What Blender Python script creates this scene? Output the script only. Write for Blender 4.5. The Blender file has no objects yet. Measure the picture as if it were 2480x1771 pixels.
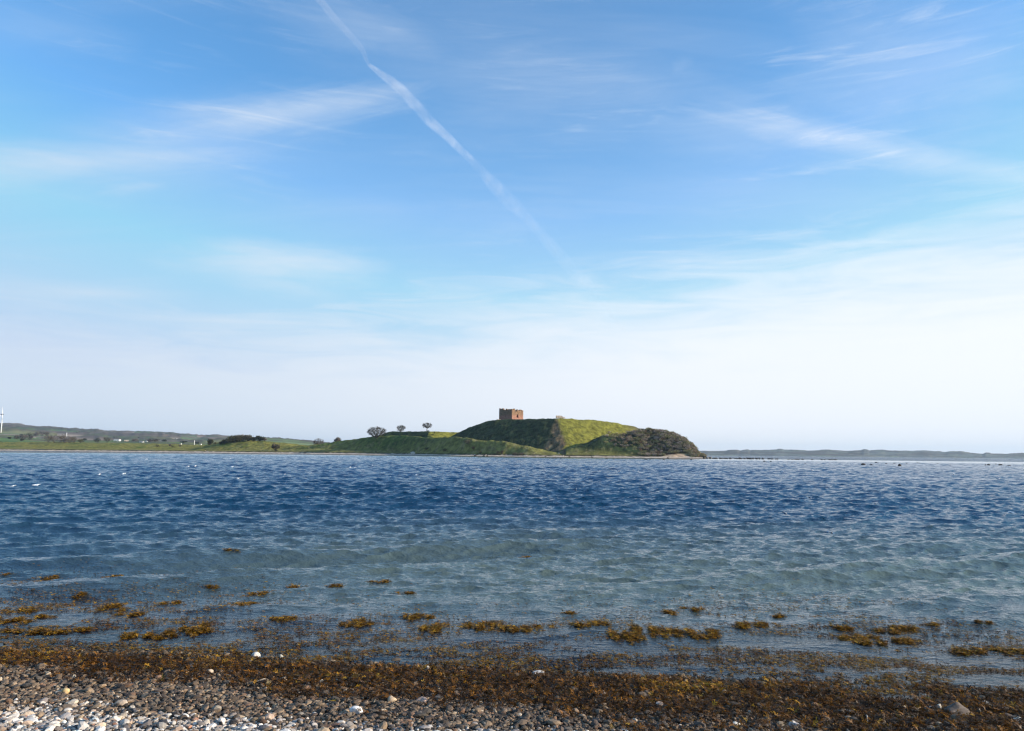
import bpy, math, random
import numpy as np
from mathutils import Vector, Matrix

SC = bpy.context.scene
COL = SC.collection
R = math.radians
# ------------------------------------------------------------------ camera
W0, H0, F0 = 2480.0, 1771.0, 1804.0
CAM_Z = 2.2
PITCH = math.atan(212.6 / F0)
ROLL = math.atan(0.0094)
cp, sp, cr, sr = math.cos(PITCH), math.sin(PITCH), math.cos(ROLL), math.sin(ROLL)
FWD = np.array([0, cp, sp]); R_0 = np.array([1.0, 0, 0]); U_0 = np.array([0, -sp, cp])
RGT = cr * R_0 + sr * U_0
UPV = cr * U_0 - sr * R_0
cd = bpy.data.cameras.new('camera'); cam = bpy.data.objects.new('camera', cd); COL.objects.link(cam)
cd.sensor_fit = 'HORIZONTAL'; cd.sensor_width = 36; cd.lens = 36 * F0 / W0
cd.clip_start = 0.1; cd.clip_end = 400000
cam.matrix_world = Matrix(((RGT[0], UPV[0], -FWD[0], 0), (RGT[1], UPV[1], -FWD[1], 0),
                           (RGT[2], UPV[2], -FWD[2], CAM_Z), (0, 0, 0, 1)))
SC.camera = cam

def ray(px, py):
    """direction through a photo pixel, scaled to y = 1"""
    d = FWD + RGT * ((px - W0 / 2) / F0) + UPV * ((H0 / 2 - py) / F0)
    return d / d[1]
def at(px, py, Y):
    d = ray(px, py)
    return np.array([d[0] * Y, Y, CAM_Z + d[2] * Y])
def on_level(px, py, z=0.0):
    d = ray(px, py)
    return np.array([d[0], 1, d[2]]) * ((z - CAM_Z) / d[2]) + np.array([0, 0, CAM_Z])

# ------------------------------------------------------------------ render, light, sky
SUN_AZ, SUN_EL = R(97), R(18)          # clockwise from +Y
SC.view_settings.view_transform = 'Standard'; SC.view_settings.look = 'None'
SC.view_settings.exposure = 0.6; SC.view_settings.gamma = 1.0
SC.cycles.use_denoising = True; SC.cycles.denoising_prefilter = 'ACCURATE'; SC.cycles.denoising_input_passes = 'RGB_ALBEDO_NORMAL'; SC.cycles.pixel_filter_type = 'BLACKMAN_HARRIS'; SC.cycles.filter_width = 1.3
SC.cycles.max_bounces = 6; SC.cycles.transparent_max_bounces = 12
SC.cycles.volume_bounces = 0; SC.cycles.caustics_reflective = False; SC.cycles.caustics_refractive = False
SC.cycles.sample_clamp_indirect = 6

ld = bpy.data.lights.new('sun', 'SUN'); sun = bpy.data.objects.new('sun', ld); COL.objects.link(sun)
ld.energy = 5.0; ld.angle = R(0.5); ld.color = (1.0, 0.87, 0.70)
sdir = Vector((math.sin(SUN_AZ) * math.cos(SUN_EL), math.cos(SUN_AZ) * math.cos(SUN_EL), math.sin(SUN_EL)))
sun.rotation_euler = sdir.to_track_quat('Z', 'Y').to_euler()

class NT:
    """small node helper"""
    def __init__(s, tree): s.t = tree; s.n = tree.nodes; s.l = tree.links
    def node(s, typ, **kw):
        nd = s.n.new(typ)
        for k, v in kw.items():
            if k.startswith('_'):
                nd.inputs[int(k[1:])].default_value = v
            else: setattr(nd, k, v)
        return nd
    def link(s, a, b): s.l.new(a, b)
    def val(s, sock, v):
        if hasattr(v, 'is_linked') or isinstance(v, bpy.types.NodeSocket): s.link(v, sock)
        else: sock.default_value = v
    def math(s, op, a, b=0.0, c=0.0, clamp=False):
        nd = s.n.new('ShaderNodeMath'); nd.operation = op; nd.use_clamp = clamp
        s.val(nd.inputs[0], a); s.val(nd.inputs[1], b); s.val(nd.inputs[2], c)
        return nd.outputs[0]
    def mix(s, f, a, b, mode='MIX', clamp=False):
        nd = s.n.new('ShaderNodeMix'); nd.data_type = 'RGBA'; nd.blend_type = mode; nd.clamp_result = clamp
        s.val(nd.inputs[0], f)
        for sock, v in ((nd.inputs[6], a), (nd.inputs[7], b)):
            if isinstance(v, tuple) and len(v) == 3: v = v + (1,)
            s.val(sock, v)
        return nd.outputs[2]
    def smooth(s, v, lo, hi, a=0.0, b=1.0):
        nd = s.n.new('ShaderNodeMapRange'); nd.interpolation_type = 'SMOOTHSTEP'
        s.val(nd.inputs[0], v); s.val(nd.inputs[1], lo); s.val(nd.inputs[2], hi); s.val(nd.inputs[3], a); s.val(nd.inputs[4], b)
        return nd.outputs[0]
    def noise(s, vec, scale, detail=3, rough=0.5, dist=0.0):
        nd = s.n.new('ShaderNodeTexNoise')
        if vec is not None: s.link(vec, nd.inputs['Vector'])
        s.val(nd.inputs['Scale'], scale); nd.inputs['Detail'].default_value = detail
        nd.inputs['Roughness'].default_value = rough; nd.inputs['Distortion'].default_value = dist
        return nd.outputs[0]
    def mapping(s, vec, loc=(0, 0, 0), rot=(0, 0, 0), scale=(1, 1, 1)):
        nd = s.n.new('ShaderNodeMapping'); s.link(vec, nd.inputs[0])
        nd.inputs[1].default_value = loc; nd.inputs[2].default_value = rot; nd.inputs[3].default_value = scale
        return nd.outputs[0]
    def combine(s, x, y, z=0.0):
        nd = s.n.new('ShaderNodeCombineXYZ'); s.val(nd.inputs[0], x); s.val(nd.inputs[1], y); s.val(nd.inputs[2], z)
        return nd.outputs[0]

SKY_STRENGTH = 0.15
world = bpy.data.worlds.new("World"); SC.world = world; world.use_nodes = True
def build_sky():
    t = NT(world.node_tree); t.n.clear()
    out = t.node('ShaderNodeOutputWorld'); bg = t.node('ShaderNodeBackground')
    sky = t.node('ShaderNodeTexSky'); sky.sky_type = 'NISHITA'; sky.sun_disc = False
    sky.sun_elevation = SUN_EL; sky.sun_rotation = SUN_AZ
    sky.altitude = 0; sky.air_density = 1.0; sky.dust_density = 0.3; sky.ozone_density = 2.0
    tc = t.node('ShaderNodeTexCoord'); g = tc.outputs['Generated']
    sep = t.node('ShaderNodeSeparateXYZ'); t.link(g, sep.inputs[0]); x, y, z = sep.outputs
    hyp = t.math('SQRT', t.math('ADD', t.math('MULTIPLY', x, x), t.math('MULTIPLY', y, y)))
    e = t.math('DIVIDE', z, t.math('MAXIMUM', hyp, 0.001))         # tan elevation
    a = t.math('ARCTAN2', x, y)                                     # azimuth
    ae = t.combine(a, e)
    # cirrus seen on a high plane, combed roughly along the wind
    ez = t.math('ADD', t.math('MAXIMUM', e, 0.0), 0.12)
    cl = t.combine(t.math('DIVIDE', t.math('SINE', a), ez), t.math('DIVIDE', t.math('COSINE', a), ez))
    st = t.mapping(cl, rot=(0, 0, R(14)), scale=(0.55, 2.6, 1))
    n1 = t.noise(st, 1.1, 6, 0.62, 0.6)
    st2 = t.mapping(cl, loc=(3, 7, 0), rot=(0, 0, R(-10)), scale=(0.35, 1.1, 1))
    n2 = t.noise(st2, 1.0, 4, 0.55, 0.4)
    fine = t.noise(t.mapping(ae, rot=(0, 0, R(-5)), scale=(2.2, 16, 1)), 2.2, 7, 0.62, 0.9)
    def blob(px, py, hl, hw, ang, s):
        """soft cirrus streak centred in direction of photo point (2274 px wide copy)"""
        k = 2480 / 2274.0
        def ae_of(qx, qy):
            d = ray(qx * k, qy * k); return math.atan2(d[0], 1), d[2] / math.hypot(d[0], 1)
        dx, dy = hl * math.cos(R(ang)), -hl * math.sin(R(ang))
        a0, e0 = ae_of(px - dx * .6, py - dy * .6); a1, e1 = ae_of(px + dx * .6, py + dy * .6); az, el = ae_of(px, py)
        m = t.node('ShaderNodeMapping'); m.vector_type = 'TEXTURE'
        t.link(ae, m.inputs[0]); m.inputs[1].default_value = (az, el, 0)
        m.inputs[2].default_value = (0, 0, math.atan2(e1 - e0, a1 - a0)); m.inputs[3].default_value = (math.hypot(a1 - a0, e1 - e0) / 1.2, hw * 1.55 * k / F0, 1)
        w = t.noise(m.outputs[0], 1.3, 6, 0.62, 0.4)
        vm = t.node('ShaderNodeVectorMath'); vm.operation = 'LENGTH'; t.link(m.outputs[0], vm.inputs[0])
        ln = t.math('ADD', vm.outputs['Value'], t.math('MULTIPLY', t.math('SUBTRACT', w, 0.5), 1.15))
        return t.math('MULTIPLY', t.smooth(ln, 1.25, -0.1), s * 1.05)
    cirrus = None
    for b in [(600, 258, 430, 40, 8, .5), (430, 300, 430, 60, 10, .26), (150, 362, 520, 34, 2, .52), (290, 418, 110, 13, 6, .30), (330, 380, 300, 50, 8, .15), (620, 585, 260, 36, -4, .65), (600, 625, 190, 24, -14, .35), (700, 600, 120, 46, 0, .3),
              (1800, 300, 400, 34, -12, .4), (2100, 365, 380, 28, -10, .28), (1700, 290, 420, 90, -10, .16), (1200, 180, 520, 110, -8, .17), (2000, 170, 420, 130, 0, .2), (80, 60, 260, 40, -10, .12),
              (520, 714, 330, 11, -2, .45), (480, 750, 260, 12, -3, .3), (1060, 708, 260, 22, -6, .45), (1560, 683, 150, 9, 3, .4), (1730, 690, 160, 12, -8, .4), (2180, 575, 260, 40, 4, .5), (150, 650, 300, 18, -2, .4), (820, 70, 300, 60, -18, .2), (1510, 150, 60, 30, 30, .12), (1340, 228, 30, 12, 0, .12), (1850, 640, 300, 30, 8, .3), (1700, 430, 500, 60, -6, .1)]:
        v = blob(*b)
        cirrus = v if cirrus is None else t.math('MAXIMUM', cirrus, v)
    fib = t.noise(t.mapping(ae, rot=(0, 0, R(8)), scale=(1.6, 13, 1)), 3.2, 8, 0.66, 1.4)
    cirrus = t.math('MULTIPLY', cirrus, t.math('ADD', t.math('ADD', t.math('MULTIPLY', fine, 0.9), t.math('MULTIPLY', fib, 1.1)), -0.05))
    fibm = t.noise(t.mapping(ae, scale=(1.5, 3, 1)), 2.0, 3, .5)
    fibres = t.math('MULTIPLY', t.math('MULTIPLY', t.smooth(fib, .5, .78), t.smooth(fibm, .4, .65)), .22)
    wisps = t.math('MULTIPLY', t.smooth(n1, 0.46, 0.8), 0.13)
    broad = t.math('MULTIPLY', t.smooth(n2, 0.4, 0.75), 0.12)
    # cirrostratus veil thickening to the horizon, higher on the right
    edge = t.math('ADD', 0.135, t.math('MULTIPLY', t.smooth(a, -0.5, 0.62), 0.16))
    edge = t.math('ADD', edge, t.math('MULTIPLY', t.math('SUBTRACT', fine, 0.5), 0.3))
    veil = t.smooth(e, t.math('ADD', edge, 0.06), t.math('MULTIPLY', edge, 0.4))
    low = t.smooth(e, 0.5, 0.0, 0.0, 0.42)
    c = t.math('MAXIMUM', t.math('ADD', t.math('MAXIMUM', cirrus, wisps), fibres), t.math('MULTIPLY', veil, 0.93))
    c = t.math('ADD', c, t.math('MULTIPLY', broad, t.math('SUBTRACT', 1.0, c)))
    c = t.math('ADD', c, t.math('MULTIPLY', low, t.math('SUBTRACT', 1.0, c)), clamp=True)
    # clear sky: Nishita with the photograph's richer blue
    hs = t.node('ShaderNodeHueSaturation'); hs.inputs['Saturation'].default_value = SKY_SAT; hs.inputs['Hue'].default_value = 0.5
    t.link(sky.outputs[0], hs.inputs['Color'])
    clear = t.mix(1.0, hs.outputs[0], SKY_TINT, 'MULTIPLY')
    clear = t.mix(1.0, clear, (2.2, 2.86, 4.05), 'DARKEN')
    bright = t.math('ADD', CLOUD_L, t.math('MULTIPLY', t.smooth(a, -0.7, 0.9), CLOUD_R))
    cc = t.mix(1.0, (0.915, 0.95, 1.0), t.combine(bright, bright, bright), 'MULTIPLY')
    cc = t.mix(t.smooth(a, 0.3, -0.75, 0, 0.8), cc, (2.75, 3.3, 3.95))
    col = t.mix(c, clear, cc)
    t.link(col, bg.inputs[0]); bg.inputs[1].default_value = SKY_STRENGTH
    t.link(bg.outputs[0], out.inputs[0])
SKY_SAT, SKY_TINT, CLOUD_L, CLOUD_R = 1.0, (0.60, 0.985, 1.19), 4.45, .35
build_sky()

# ------------------------------------------------------------------ mesh helpers
def tag(o, label=None, cat=None, group=None, kind=None):
    if label: o['label'] = label
    if cat: o['category'] = cat
    if group: o['group'] = group
    if kind: o['kind'] = kind
    return o
def empty(name, loc, rz=0.0):
    o = bpy.data.objects.new(name, None); COL.objects.link(o); o.location = tuple(loc); o.rotation_euler = (0, 0, rz)
    o.empty_display_size = 0.5
    return o
def np_mesh(name, V, F, mats, smooth=True, colors=None, parent=None, loc=None):
    """V (n,3), F (m,k) int array of equal-sided faces or a list of such arrays"""
    me = bpy.data.meshes.new(name)
    Fs = F if isinstance(F, list) else [F]
    V = np.asarray(V, np.float32)
    me.vertices.add(len(V)); me.vertices.foreach_set('co', V.ravel())
    loops = np.concatenate([np.asarray(f, np.int32).ravel() for f in Fs])
    tot = np.concatenate([np.full(len(f), np.asarray(f).shape[1], np.int32) for f in Fs])
    st = np.zeros(len(tot), np.int32); st[1:] = np.cumsum(tot)[:-1]
    me.loops.add(len(loops)); me.loops.foreach_set('vertex_index', loops)
    me.polygons.add(len(tot)); me.polygons.foreach_set('loop_start', st); me.polygons.foreach_set('loop_total', tot)
    me.polygons.foreach_set('use_smooth', np.full(len(tot), smooth, bool))
    if colors is not None:
        at_ = me.color_attributes.new('Col', 'FLOAT_COLOR', 'POINT')
        c4 = np.ones((len(V), 4), np.float32); c4[:, :3] = colors
        at_.data.foreach_set('color', c4.ravel())
    me.update(calc_edges=True); me.validate()
    for m in (mats if isinstance(mats, (list, tuple)) else [mats]): me.materials.append(m)
    o = bpy.data.objects.new(name, me); COL.objects.link(o)
    if parent is not None: o.parent = parent
    if loc is not None: o.location = tuple(loc)
    return o
def grid_faces(nr, nc):
    i = np.arange(nr - 1)[:, None] * nc + np.arange(nc - 1)[None, :]
    return np.stack([i, i + 1, i + nc + 1, i + nc], -1).reshape(-1, 4)
def ico(sub):
    import bmesh
    bm = bmesh.new(); bmesh.ops.create_icosphere(bm, subdivisions=sub, radius=1.0)
    V = np.array([v.co[:] for v in bm.verts]); F = np.array([[v.index for v in f.verts] for f in bm.faces]); bm.free()
    return V, F
ICO1, ICO2, ICO3 = ico(2), ico(3), ico(4)     # 42, 162, 642 verts
def lattice(rng, n=64):
    return rng.rand(n, n).astype(np.float32)
LAT = lattice(np.random.RandomState(5), 256)
def vnoise(x, y):
    """tiling value noise with smooth interpolation, 0..1"""
    x = np.asarray(x, np.float64); y = np.asarray(y, np.float64)
    xi = np.floor(x).astype(np.int64); yi = np.floor(y).astype(np.int64)
    fx = x - xi; fy = y - yi; fx = fx * fx * (3 - 2 * fx); fy = fy * fy * (3 - 2 * fy)
    a = LAT[xi & 255, yi & 255]; b = LAT[(xi + 1) & 255, yi & 255]
    c = LAT[xi & 255, (yi + 1) & 255]; d = LAT[(xi + 1) & 255, (yi + 1) & 255]
    return (a * (1 - fx) + b * fx) * (1 - fy) + (c * (1 - fx) + d * fx) * fy
def fbm(x, y, sc, oct=4):
    s = 0; am = 1; tot = 0
    for k in range(oct):
        s = s + am * vnoise(x / sc + 17.3 * k, y / sc - 9.1 * k); tot += am; am *= .55; sc = sc / 2.07
    return s / tot
def sstep(x, a, b):
    t = np.clip((x - a) / (b - a), 0, 1); return t * t * (3 - 2 * t)
def rotmats(rng, n, tilt=math.pi):
    """random rotations: spin about z then tilt up to tilt"""
    a = rng.rand(n) * 2 * np.pi; b = (rng.rand(n) - .5) * 2 * tilt; c = rng.rand(n) * 2 * np.pi
    def rz(t):
        m = np.zeros((n, 3, 3)); m[:, 0, 0] = np.cos(t); m[:, 0, 1] = -np.sin(t); m[:, 1, 0] = np.sin(t); m[:, 1, 1] = np.cos(t); m[:, 2, 2] = 1; return m
    def rx(t):
        m = np.zeros((n, 3, 3)); m[:, 1, 1] = np.cos(t); m[:, 1, 2] = -np.sin(t); m[:, 2, 1] = np.sin(t); m[:, 2, 2] = np.cos(t); m[:, 0, 0] = 1; return m
    return rz(a) @ rx(b) @ rz(c)

# ------------------------------------------------------------------ materials
def new_mat(name):
    m = bpy.data.materials.new(name); m.use_nodes = True
    t = NT(m.node_tree); bs = t.n['Principled BSDF']
    return m, t, bs
def mat_simple(name, col, rough=0.8, spec=0.3, var=0.25, scale=1.0, bump=0.0, bscale=None, attr=False):
    m, t, bs = new_mat(name)
    geo = t.node('ShaderNodeNewGeometry'); n = t.noise(geo.outputs['Position'], scale, 5, .6)
    if attr:
        a = t.node('ShaderNodeAttribute'); a.attribute_name = 'Col'; base = a.outputs['Color']
    else: base = (col[0], col[1], col[2], 1)
    f = t.smooth(n, .25, .75, 1 - var, 1 + var)
    t.link(t.mix(1.0, base, t.combine(f, f, f), 'MULTIPLY'), bs.inputs['Base Color'])
    bs.inputs['Roughness'].default_value = rough; bs.inputs['Specular IOR Level'].default_value = spec
    if bump:
        b = t.node('ShaderNodeBump'); b.inputs['Distance'].default_value = bump; b.inputs['Strength'].default_value = 1
        t.link(t.noise(geo.outputs['Position'], bscale or scale * 3, 5, .65), b.inputs['Height']); t.link(b.outputs[0], bs.inputs['Normal'])
    return m
M = {}
M['land'] = mat_simple('land_cover', None, .95, .1, .5, .3, .8, 1.1, attr=True)
M['far'] = mat_simple('far_fields', None, .95, .1, .2, .02, 0, attr=True)
M['stone'] = mat_simple('beach_stone', None, .75, .35, .16, 60, .002, 90, attr=True)
M['bark'] = mat_simple('bark', (.075, .062, .05), .9, .2, .3, 3)
M['twig'] = mat_simple('twigs', None, .9, .1, .25, .9, attr=True)
M['boulder'] = mat_simple('boulder', None, .85, .3, .35, 1.6, .12, 2.5, attr=True)
M['white'] = mat_simple('white_render', (.78, .77, .74), .8, .2, .06, .5)
M['tan'] = mat_simple('tan_render', (.5, .42, .32), .8, .2, .1, .5)
M['roof_grey'] = mat_simple('grey_roof', (.17, .18, .2), .8, .2, .15, .6)
M['roof_red'] = mat_simple('red_roof', (.3, .12, .08), .8, .2, .15, .6)
M['glass'] = mat_simple('window_glass', (.03, .035, .04), .2, .5, .1, 1)
M['steel_white'] = mat_simple('white_painted_steel', (.8, .8, .8), .5, .4, .03, .5)
M['dark_metal'] = mat_simple('dark_metal', (.06, .06, .065), .6, .4, .1, .5)
M['foam'] = mat_simple('foam', (.85, .87, .88), .9, .2, .1, 4)
M['skin'] = mat_simple('skin', (.5, .33, .25), .7, .3, .03, 3)
M['coat_dark'] = mat_simple('dark_coat', (.03, .03, .045), .9, .2, .1, 5)
M['coat_tan'] = mat_simple('tan_coat', (.5, .4, .28), .9, .2, .1, 5)
M['trousers'] = mat_simple('trousers', (.06, .06, .09), .9, .2, .1, 5)
M['hair'] = mat_simple('hair', (.05, .035, .025), .9, .2, .1, 5)
M['driftwood'] = mat_simple('driftwood', (.3, .25, .2), .85, .2, .25, 30)

def brick_mat():
    m, t, bs = new_mat('medieval_brick')
    geo = t.node('ShaderNodeTexCoord'); P = geo.outputs['Object']
    sep = t.node('ShaderNodeSeparateXYZ'); t.link(P, sep.inputs[0])
    n = t.noise(P, .45, 5, .65); n2 = t.noise(P, 1.6, 4, .6)
    bt = t.node('ShaderNodeTexBrick'); t.link(t.combine(t.math('ADD', sep.outputs[0], sep.outputs[1]), sep.outputs[2]), bt.inputs[0])
    bt.inputs['Color1'].default_value = (.29, .075, .042, 1); bt.inputs['Color2'].default_value = (.22, .07, .045, 1)
    bt.inputs['Mortar'].default_value = (.42, .33, .25, 1); bt.inputs['Scale'].default_value = 2.2
    bt.inputs['Mortar Size'].default_value = .03
    rub = t.mix(t.smooth(n2, .35, .65), (.30, .18, .1), (.1, .06, .035))          # rubble core where the facing has fallen
    hi = t.math('ADD', sep.outputs[2], t.math('MULTIPLY', t.math('SUBTRACT', n, .5), 7.0))
    base = t.mix(t.smooth(hi, 3.8, 6.0), bt.outputs[0], rub)
    base = t.mix(t.smooth(n2, .55, .75, 0, .5), base, (.13, .09, .05))
    t.link(base, bs.inputs['Base Color']); bs.inputs['Roughness'].default_value = .95
    b = t.node('ShaderNodeBump'); b.inputs['Distance'].default_value = .25
    t.link(n2, b.inputs['Height']); t.link(b.outputs[0], bs.inputs['Normal'])
    return m
M['brick'] = brick_mat()
M['pale_stone'] = mat_simple('pale_masonry', (.55, .44, .33), .9, .2, .25, .9, .15, 1.5)

def weed_mat():
    m, t, bs = new_mat('bladder_wrack')
    a = t.node('ShaderNodeAttribute'); a.attribute_name = 'Col'
    t.link(a.outputs['Color'], bs.inputs['Base Color'])
    bs.inputs['Roughness'].default_value = .45; bs.inputs['Specular IOR Level'].default_value = .18
    tr = t.node('ShaderNodeBsdfTranslucent'); t.link(a.outputs['Color'], tr.inputs[0])
    mx = t.node('ShaderNodeMixShader'); mx.inputs[0].default_value = .3
    t.link(bs.outputs[0], mx.inputs[1]); t.link(tr.outputs[0], mx.inputs[2]); t.link(mx.outputs[0], t.n['Material Output'].inputs[0])
    return m
M['weed'] = weed_mat()

# ------------------------------------------------------------------ near beach
def waterline(x):
    return 7.72 - 0.105 * x + 0.32 * (fbm(x + 3.1, x * 0 + 2.0, 1.6, 4) - .5)
POOLS = [(2190, 1690, .34, .16, .07), (2150, 1672, .5, .12, .05), (310, 1592, .2, .09, .05), (1560, 1616, .35, .09, .04), (2060, 1655, .5, .1, .03), (640, 1608, .3, .1, .04)]
POOLS = [(on_level(a, b, .03), c, d, e) for a, b, c, d, e in POOLS]
def ground_z(x, y):
    d = waterline(x) - y
    z = np.where(d > 0, .085 * d + .006 * d * d * np.clip(d, 0, 3) / 3, .1 * d)
    z = z + (fbm(x, y, .9, 3) - .5) * .06 * np.exp(-(d - 1) ** 2 / 8)
    for p, a, b, e in POOLS:
        q = ((x - p[0]) / a) ** 2 + ((y - p[1]) / b) ** 2
        z = z - np.exp(-q ** 1.5) * (e + .05)
    return np.maximum(z, -3.0)

def build_ground():
    ys = np.concatenate([[-13000, -2000, -200, -20, -2], np.arange(1, 12, .06), [13, 15, 20, 30, 45, 80, 200, 1000, 13000]])
    xs = np.concatenate([[-13000, -1000, -100, -30, -16], np.arange(-11, 11, .08), [16, 30, 100, 1000, 13000]])
    X, Y = np.meshgrid(xs, ys)
    Z = ground_z(X, Y)
    Z = np.where(Y < 1, ground_z(X, np.maximum(Y, -6.0)), Z)
    Z = np.where(np.abs(X) > 12, np.clip(.09 * (7.7 - Y), -3, 1.4), Z); Z = np.clip(Z, -3, 1.4)
    dry = sstep(waterline(X) - Y, 1.9, 2.5)[..., None]
    C = np.array([.035, .027, .02]) * (1 - dry) + np.array([.2, .17, .14]) * dry
    sp_ = on_level(2150, 1764, .12)
    q = np.exp(-(((X - sp_[0]) / .5) ** 2 + ((Y - sp_[1]) / .12) ** 2))[..., None]
    C = C * (1 - q) + np.array([.2, .165, .13]) * q
    o = np_mesh('ground', np.stack([X, Y, Z], -1).reshape(-1, 3), grid_faces(len(ys), len(xs)), mat_simple('beach_ground', None, .9, .3, .3, 20, .01, 60, attr=True), colors=C.reshape(-1, 3))
    tag(o, kind='structure')
build_ground()

def proto_stones(rng, n, base):
    V, F = base; out = []
    for i in range(n):
        d = V / np.linalg.norm(V, axis=1, keepdims=True)
        r = np.ones(len(V))
        for k in range(5):
            ax = rng.randn(3); ax /= np.linalg.norm(ax); h = rng.uniform(.42, .92)
            dp = d @ ax; r = np.minimum(r, np.where(dp > .05, h / np.maximum(dp, .05), 9))
        r = r * (1 + .08 * np.sin(d @ rng.randn(3) * 4 + rng.rand() * 6))
        P = d * np.minimum(r, 1)[:, None] * np.array([1, rng.uniform(.6, .9), rng.uniform(.35, .65)])
        out.append(P)
    return out, F

STONE_DRY = np.array([[.74, .72, .7], [.66, .64, .62], [.8, .78, .75], [.5, .47, .45], [.36, .34, .34], [.22, .2, .2], [.5, .42, .34], [.42, .33, .27], [.1, .1, .11], [.62, .56, .48], [.4, .22, .15]])
P_DRY = np.array([.15, .15, .09, .14, .12, .09, .1, .07, .05, .06, .02])
STONE_WET = np.array([[.2, .15, .11], [.14, .11, .085], [.3, .23, .165], [.09, .07, .06], [.42, .34, .25], [.24, .15, .1], [.13, .115, .1], [.05, .042, .038], [.62, .56, .48]])
P_WET = np.array([.2, .2, .14, .14, .06, .08, .1, .065, .015])
def build_pebbles():
    for base, N, s0, sg, lo, hi, seed in ((ico(1), 185000, .0150, .30, .008, .024, 1), (ICO1, 42000, .026, .30, .02, .06, 2)):
        scatter(base, N, s0, sg, lo, hi, seed)
def scatter(base, N, s0, sg, lo, hi, seed):
    rng = np.random.RandomState(seed)
    protos, F = proto_stones(rng, 24, base)
    protos = np.array(protos)
    y = rng.uniform(3.9, 9.0, N); x = rng.uniform(-1, 1, N) * (.72 * y + 2.6)
    d = waterline(x) - y
    wp = np.array(on_level(2150, 1764, .12)[:2])
    keep = (d > -.9) & (rng.rand(N) < np.where(d < 1.2, .55, 1.0))
    keep &= ~((((x - wp[0]) / .42) ** 2 + ((y - wp[1]) / .09) ** 2 < 1) & (rng.rand(N) < .96))
    x, y, d = x[keep], y[keep], d[keep]; n = len(x)
    size = np.clip(np.exp(rng.randn(n) * sg) * s0, lo, hi); size[rng.rand(n) < .004] *= 1.5
    idx = rng.randint(0, len(protos), n)
    Rm = rotmats(rng, n, .55)
    V = np.einsum('nij,nvj->nvi', Rm, protos[idx] * size[:, None, None])
    z = ground_z(x, y) + size * .25 + rng.rand(n) ** 1.5 * .022
    V += np.stack([x, y, z], -1)[:, None, :]
    dry = rng.rand(n) < sstep(d + (fbm(x, y, .7, 3) - .5) * .9, 1.8, 2.45) * .96
    c = np.where(dry[:, None], STONE_DRY[rng.choice(len(P_DRY), n, p=P_DRY / P_DRY.sum())] * np.array([.95, .89, .82]), STONE_WET[rng.choice(len(P_WET), n, p=P_WET / P_WET.sum())] * np.array([.9, .84, .76]))
    c = np.clip(c * rng.uniform(.45, 1.2, (n, 1)), 0, .78)
    # brown weed film at the waterline
    k = sstep(d, .9, -.2)[:, None] * .5
    c = c * (1 - k) + np.array([.05, .035, .015]) * k
    nv = protos.shape[1]
    Fa = (F[None] + (np.arange(n) * nv)[:, None, None]).reshape(-1, 3)
    C = np.repeat(c, nv, axis=0)
    o = np_mesh('gravel' if hi < .03 else 'pebbles', V.reshape(-1, 3), Fa, M['stone'], False, C)
    tag(o, 'fine flint gravel filling the gaps of the near beach' if hi < .03 else 'wet brown and dry whitish flint pebbles covering the near beach', 'pebbles', kind='stuff')
build_pebbles()

# ------------------------------------------------------------------ waves and water
rngW = np.random.RandomState(3)
NW = 130
LAM = np.exp(np.linspace(math.log(.13), math.log(5.2), NW)) * rngW.uniform(.96, 1.04, NW)
KK = 2 * np.pi / LAM
DIR = R(-90) + R(14) + rngW.randn(NW) * np.where(LAM > 1.0, R(24), R(30))      # travelling to the viewer, a little to the right
SLOPE = np.interp(np.log(LAM), np.log([.13, .25, .45, .8, 1.2, 1.8, 2.6, 5]), [.040, .058, .062, .052, .042, .031, .021, .010])
AMP = SLOPE / KK
PH = rngW.rand(NW) * 6.283
KX, KY = KK * np.cos(DIR), KK * np.sin(DIR)
def shoreY(s):
    """distance of the opposite shoreline as a function of s = X / Y"""
    u = s * F0 + W0 / 2
    return np.interp(u, [-600, 0, 400, 820, 960, 1160, 1300, 1440, 1700, 1760, 3200], [800, 735, 655, 585, 545, 482, 462, 452, 446, 446, 446])
def wave_env(X, Y):
    r = np.hypot(X, Y); d = Y - waterline(np.clip(X, -12, 12))
    near = .3 + .7 * sstep(d, 0, 9)
    sy = shoreY(X / np.maximum(Y, .1))
    calm = 1 - .72 * sstep(r, sy * .62, sy * .93) * (1 - sstep(Y, sy + 15, sy + 40))
    gust = .75 + .5 * fbm(X, Y, 38, 3)
    return near * calm * gust
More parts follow.
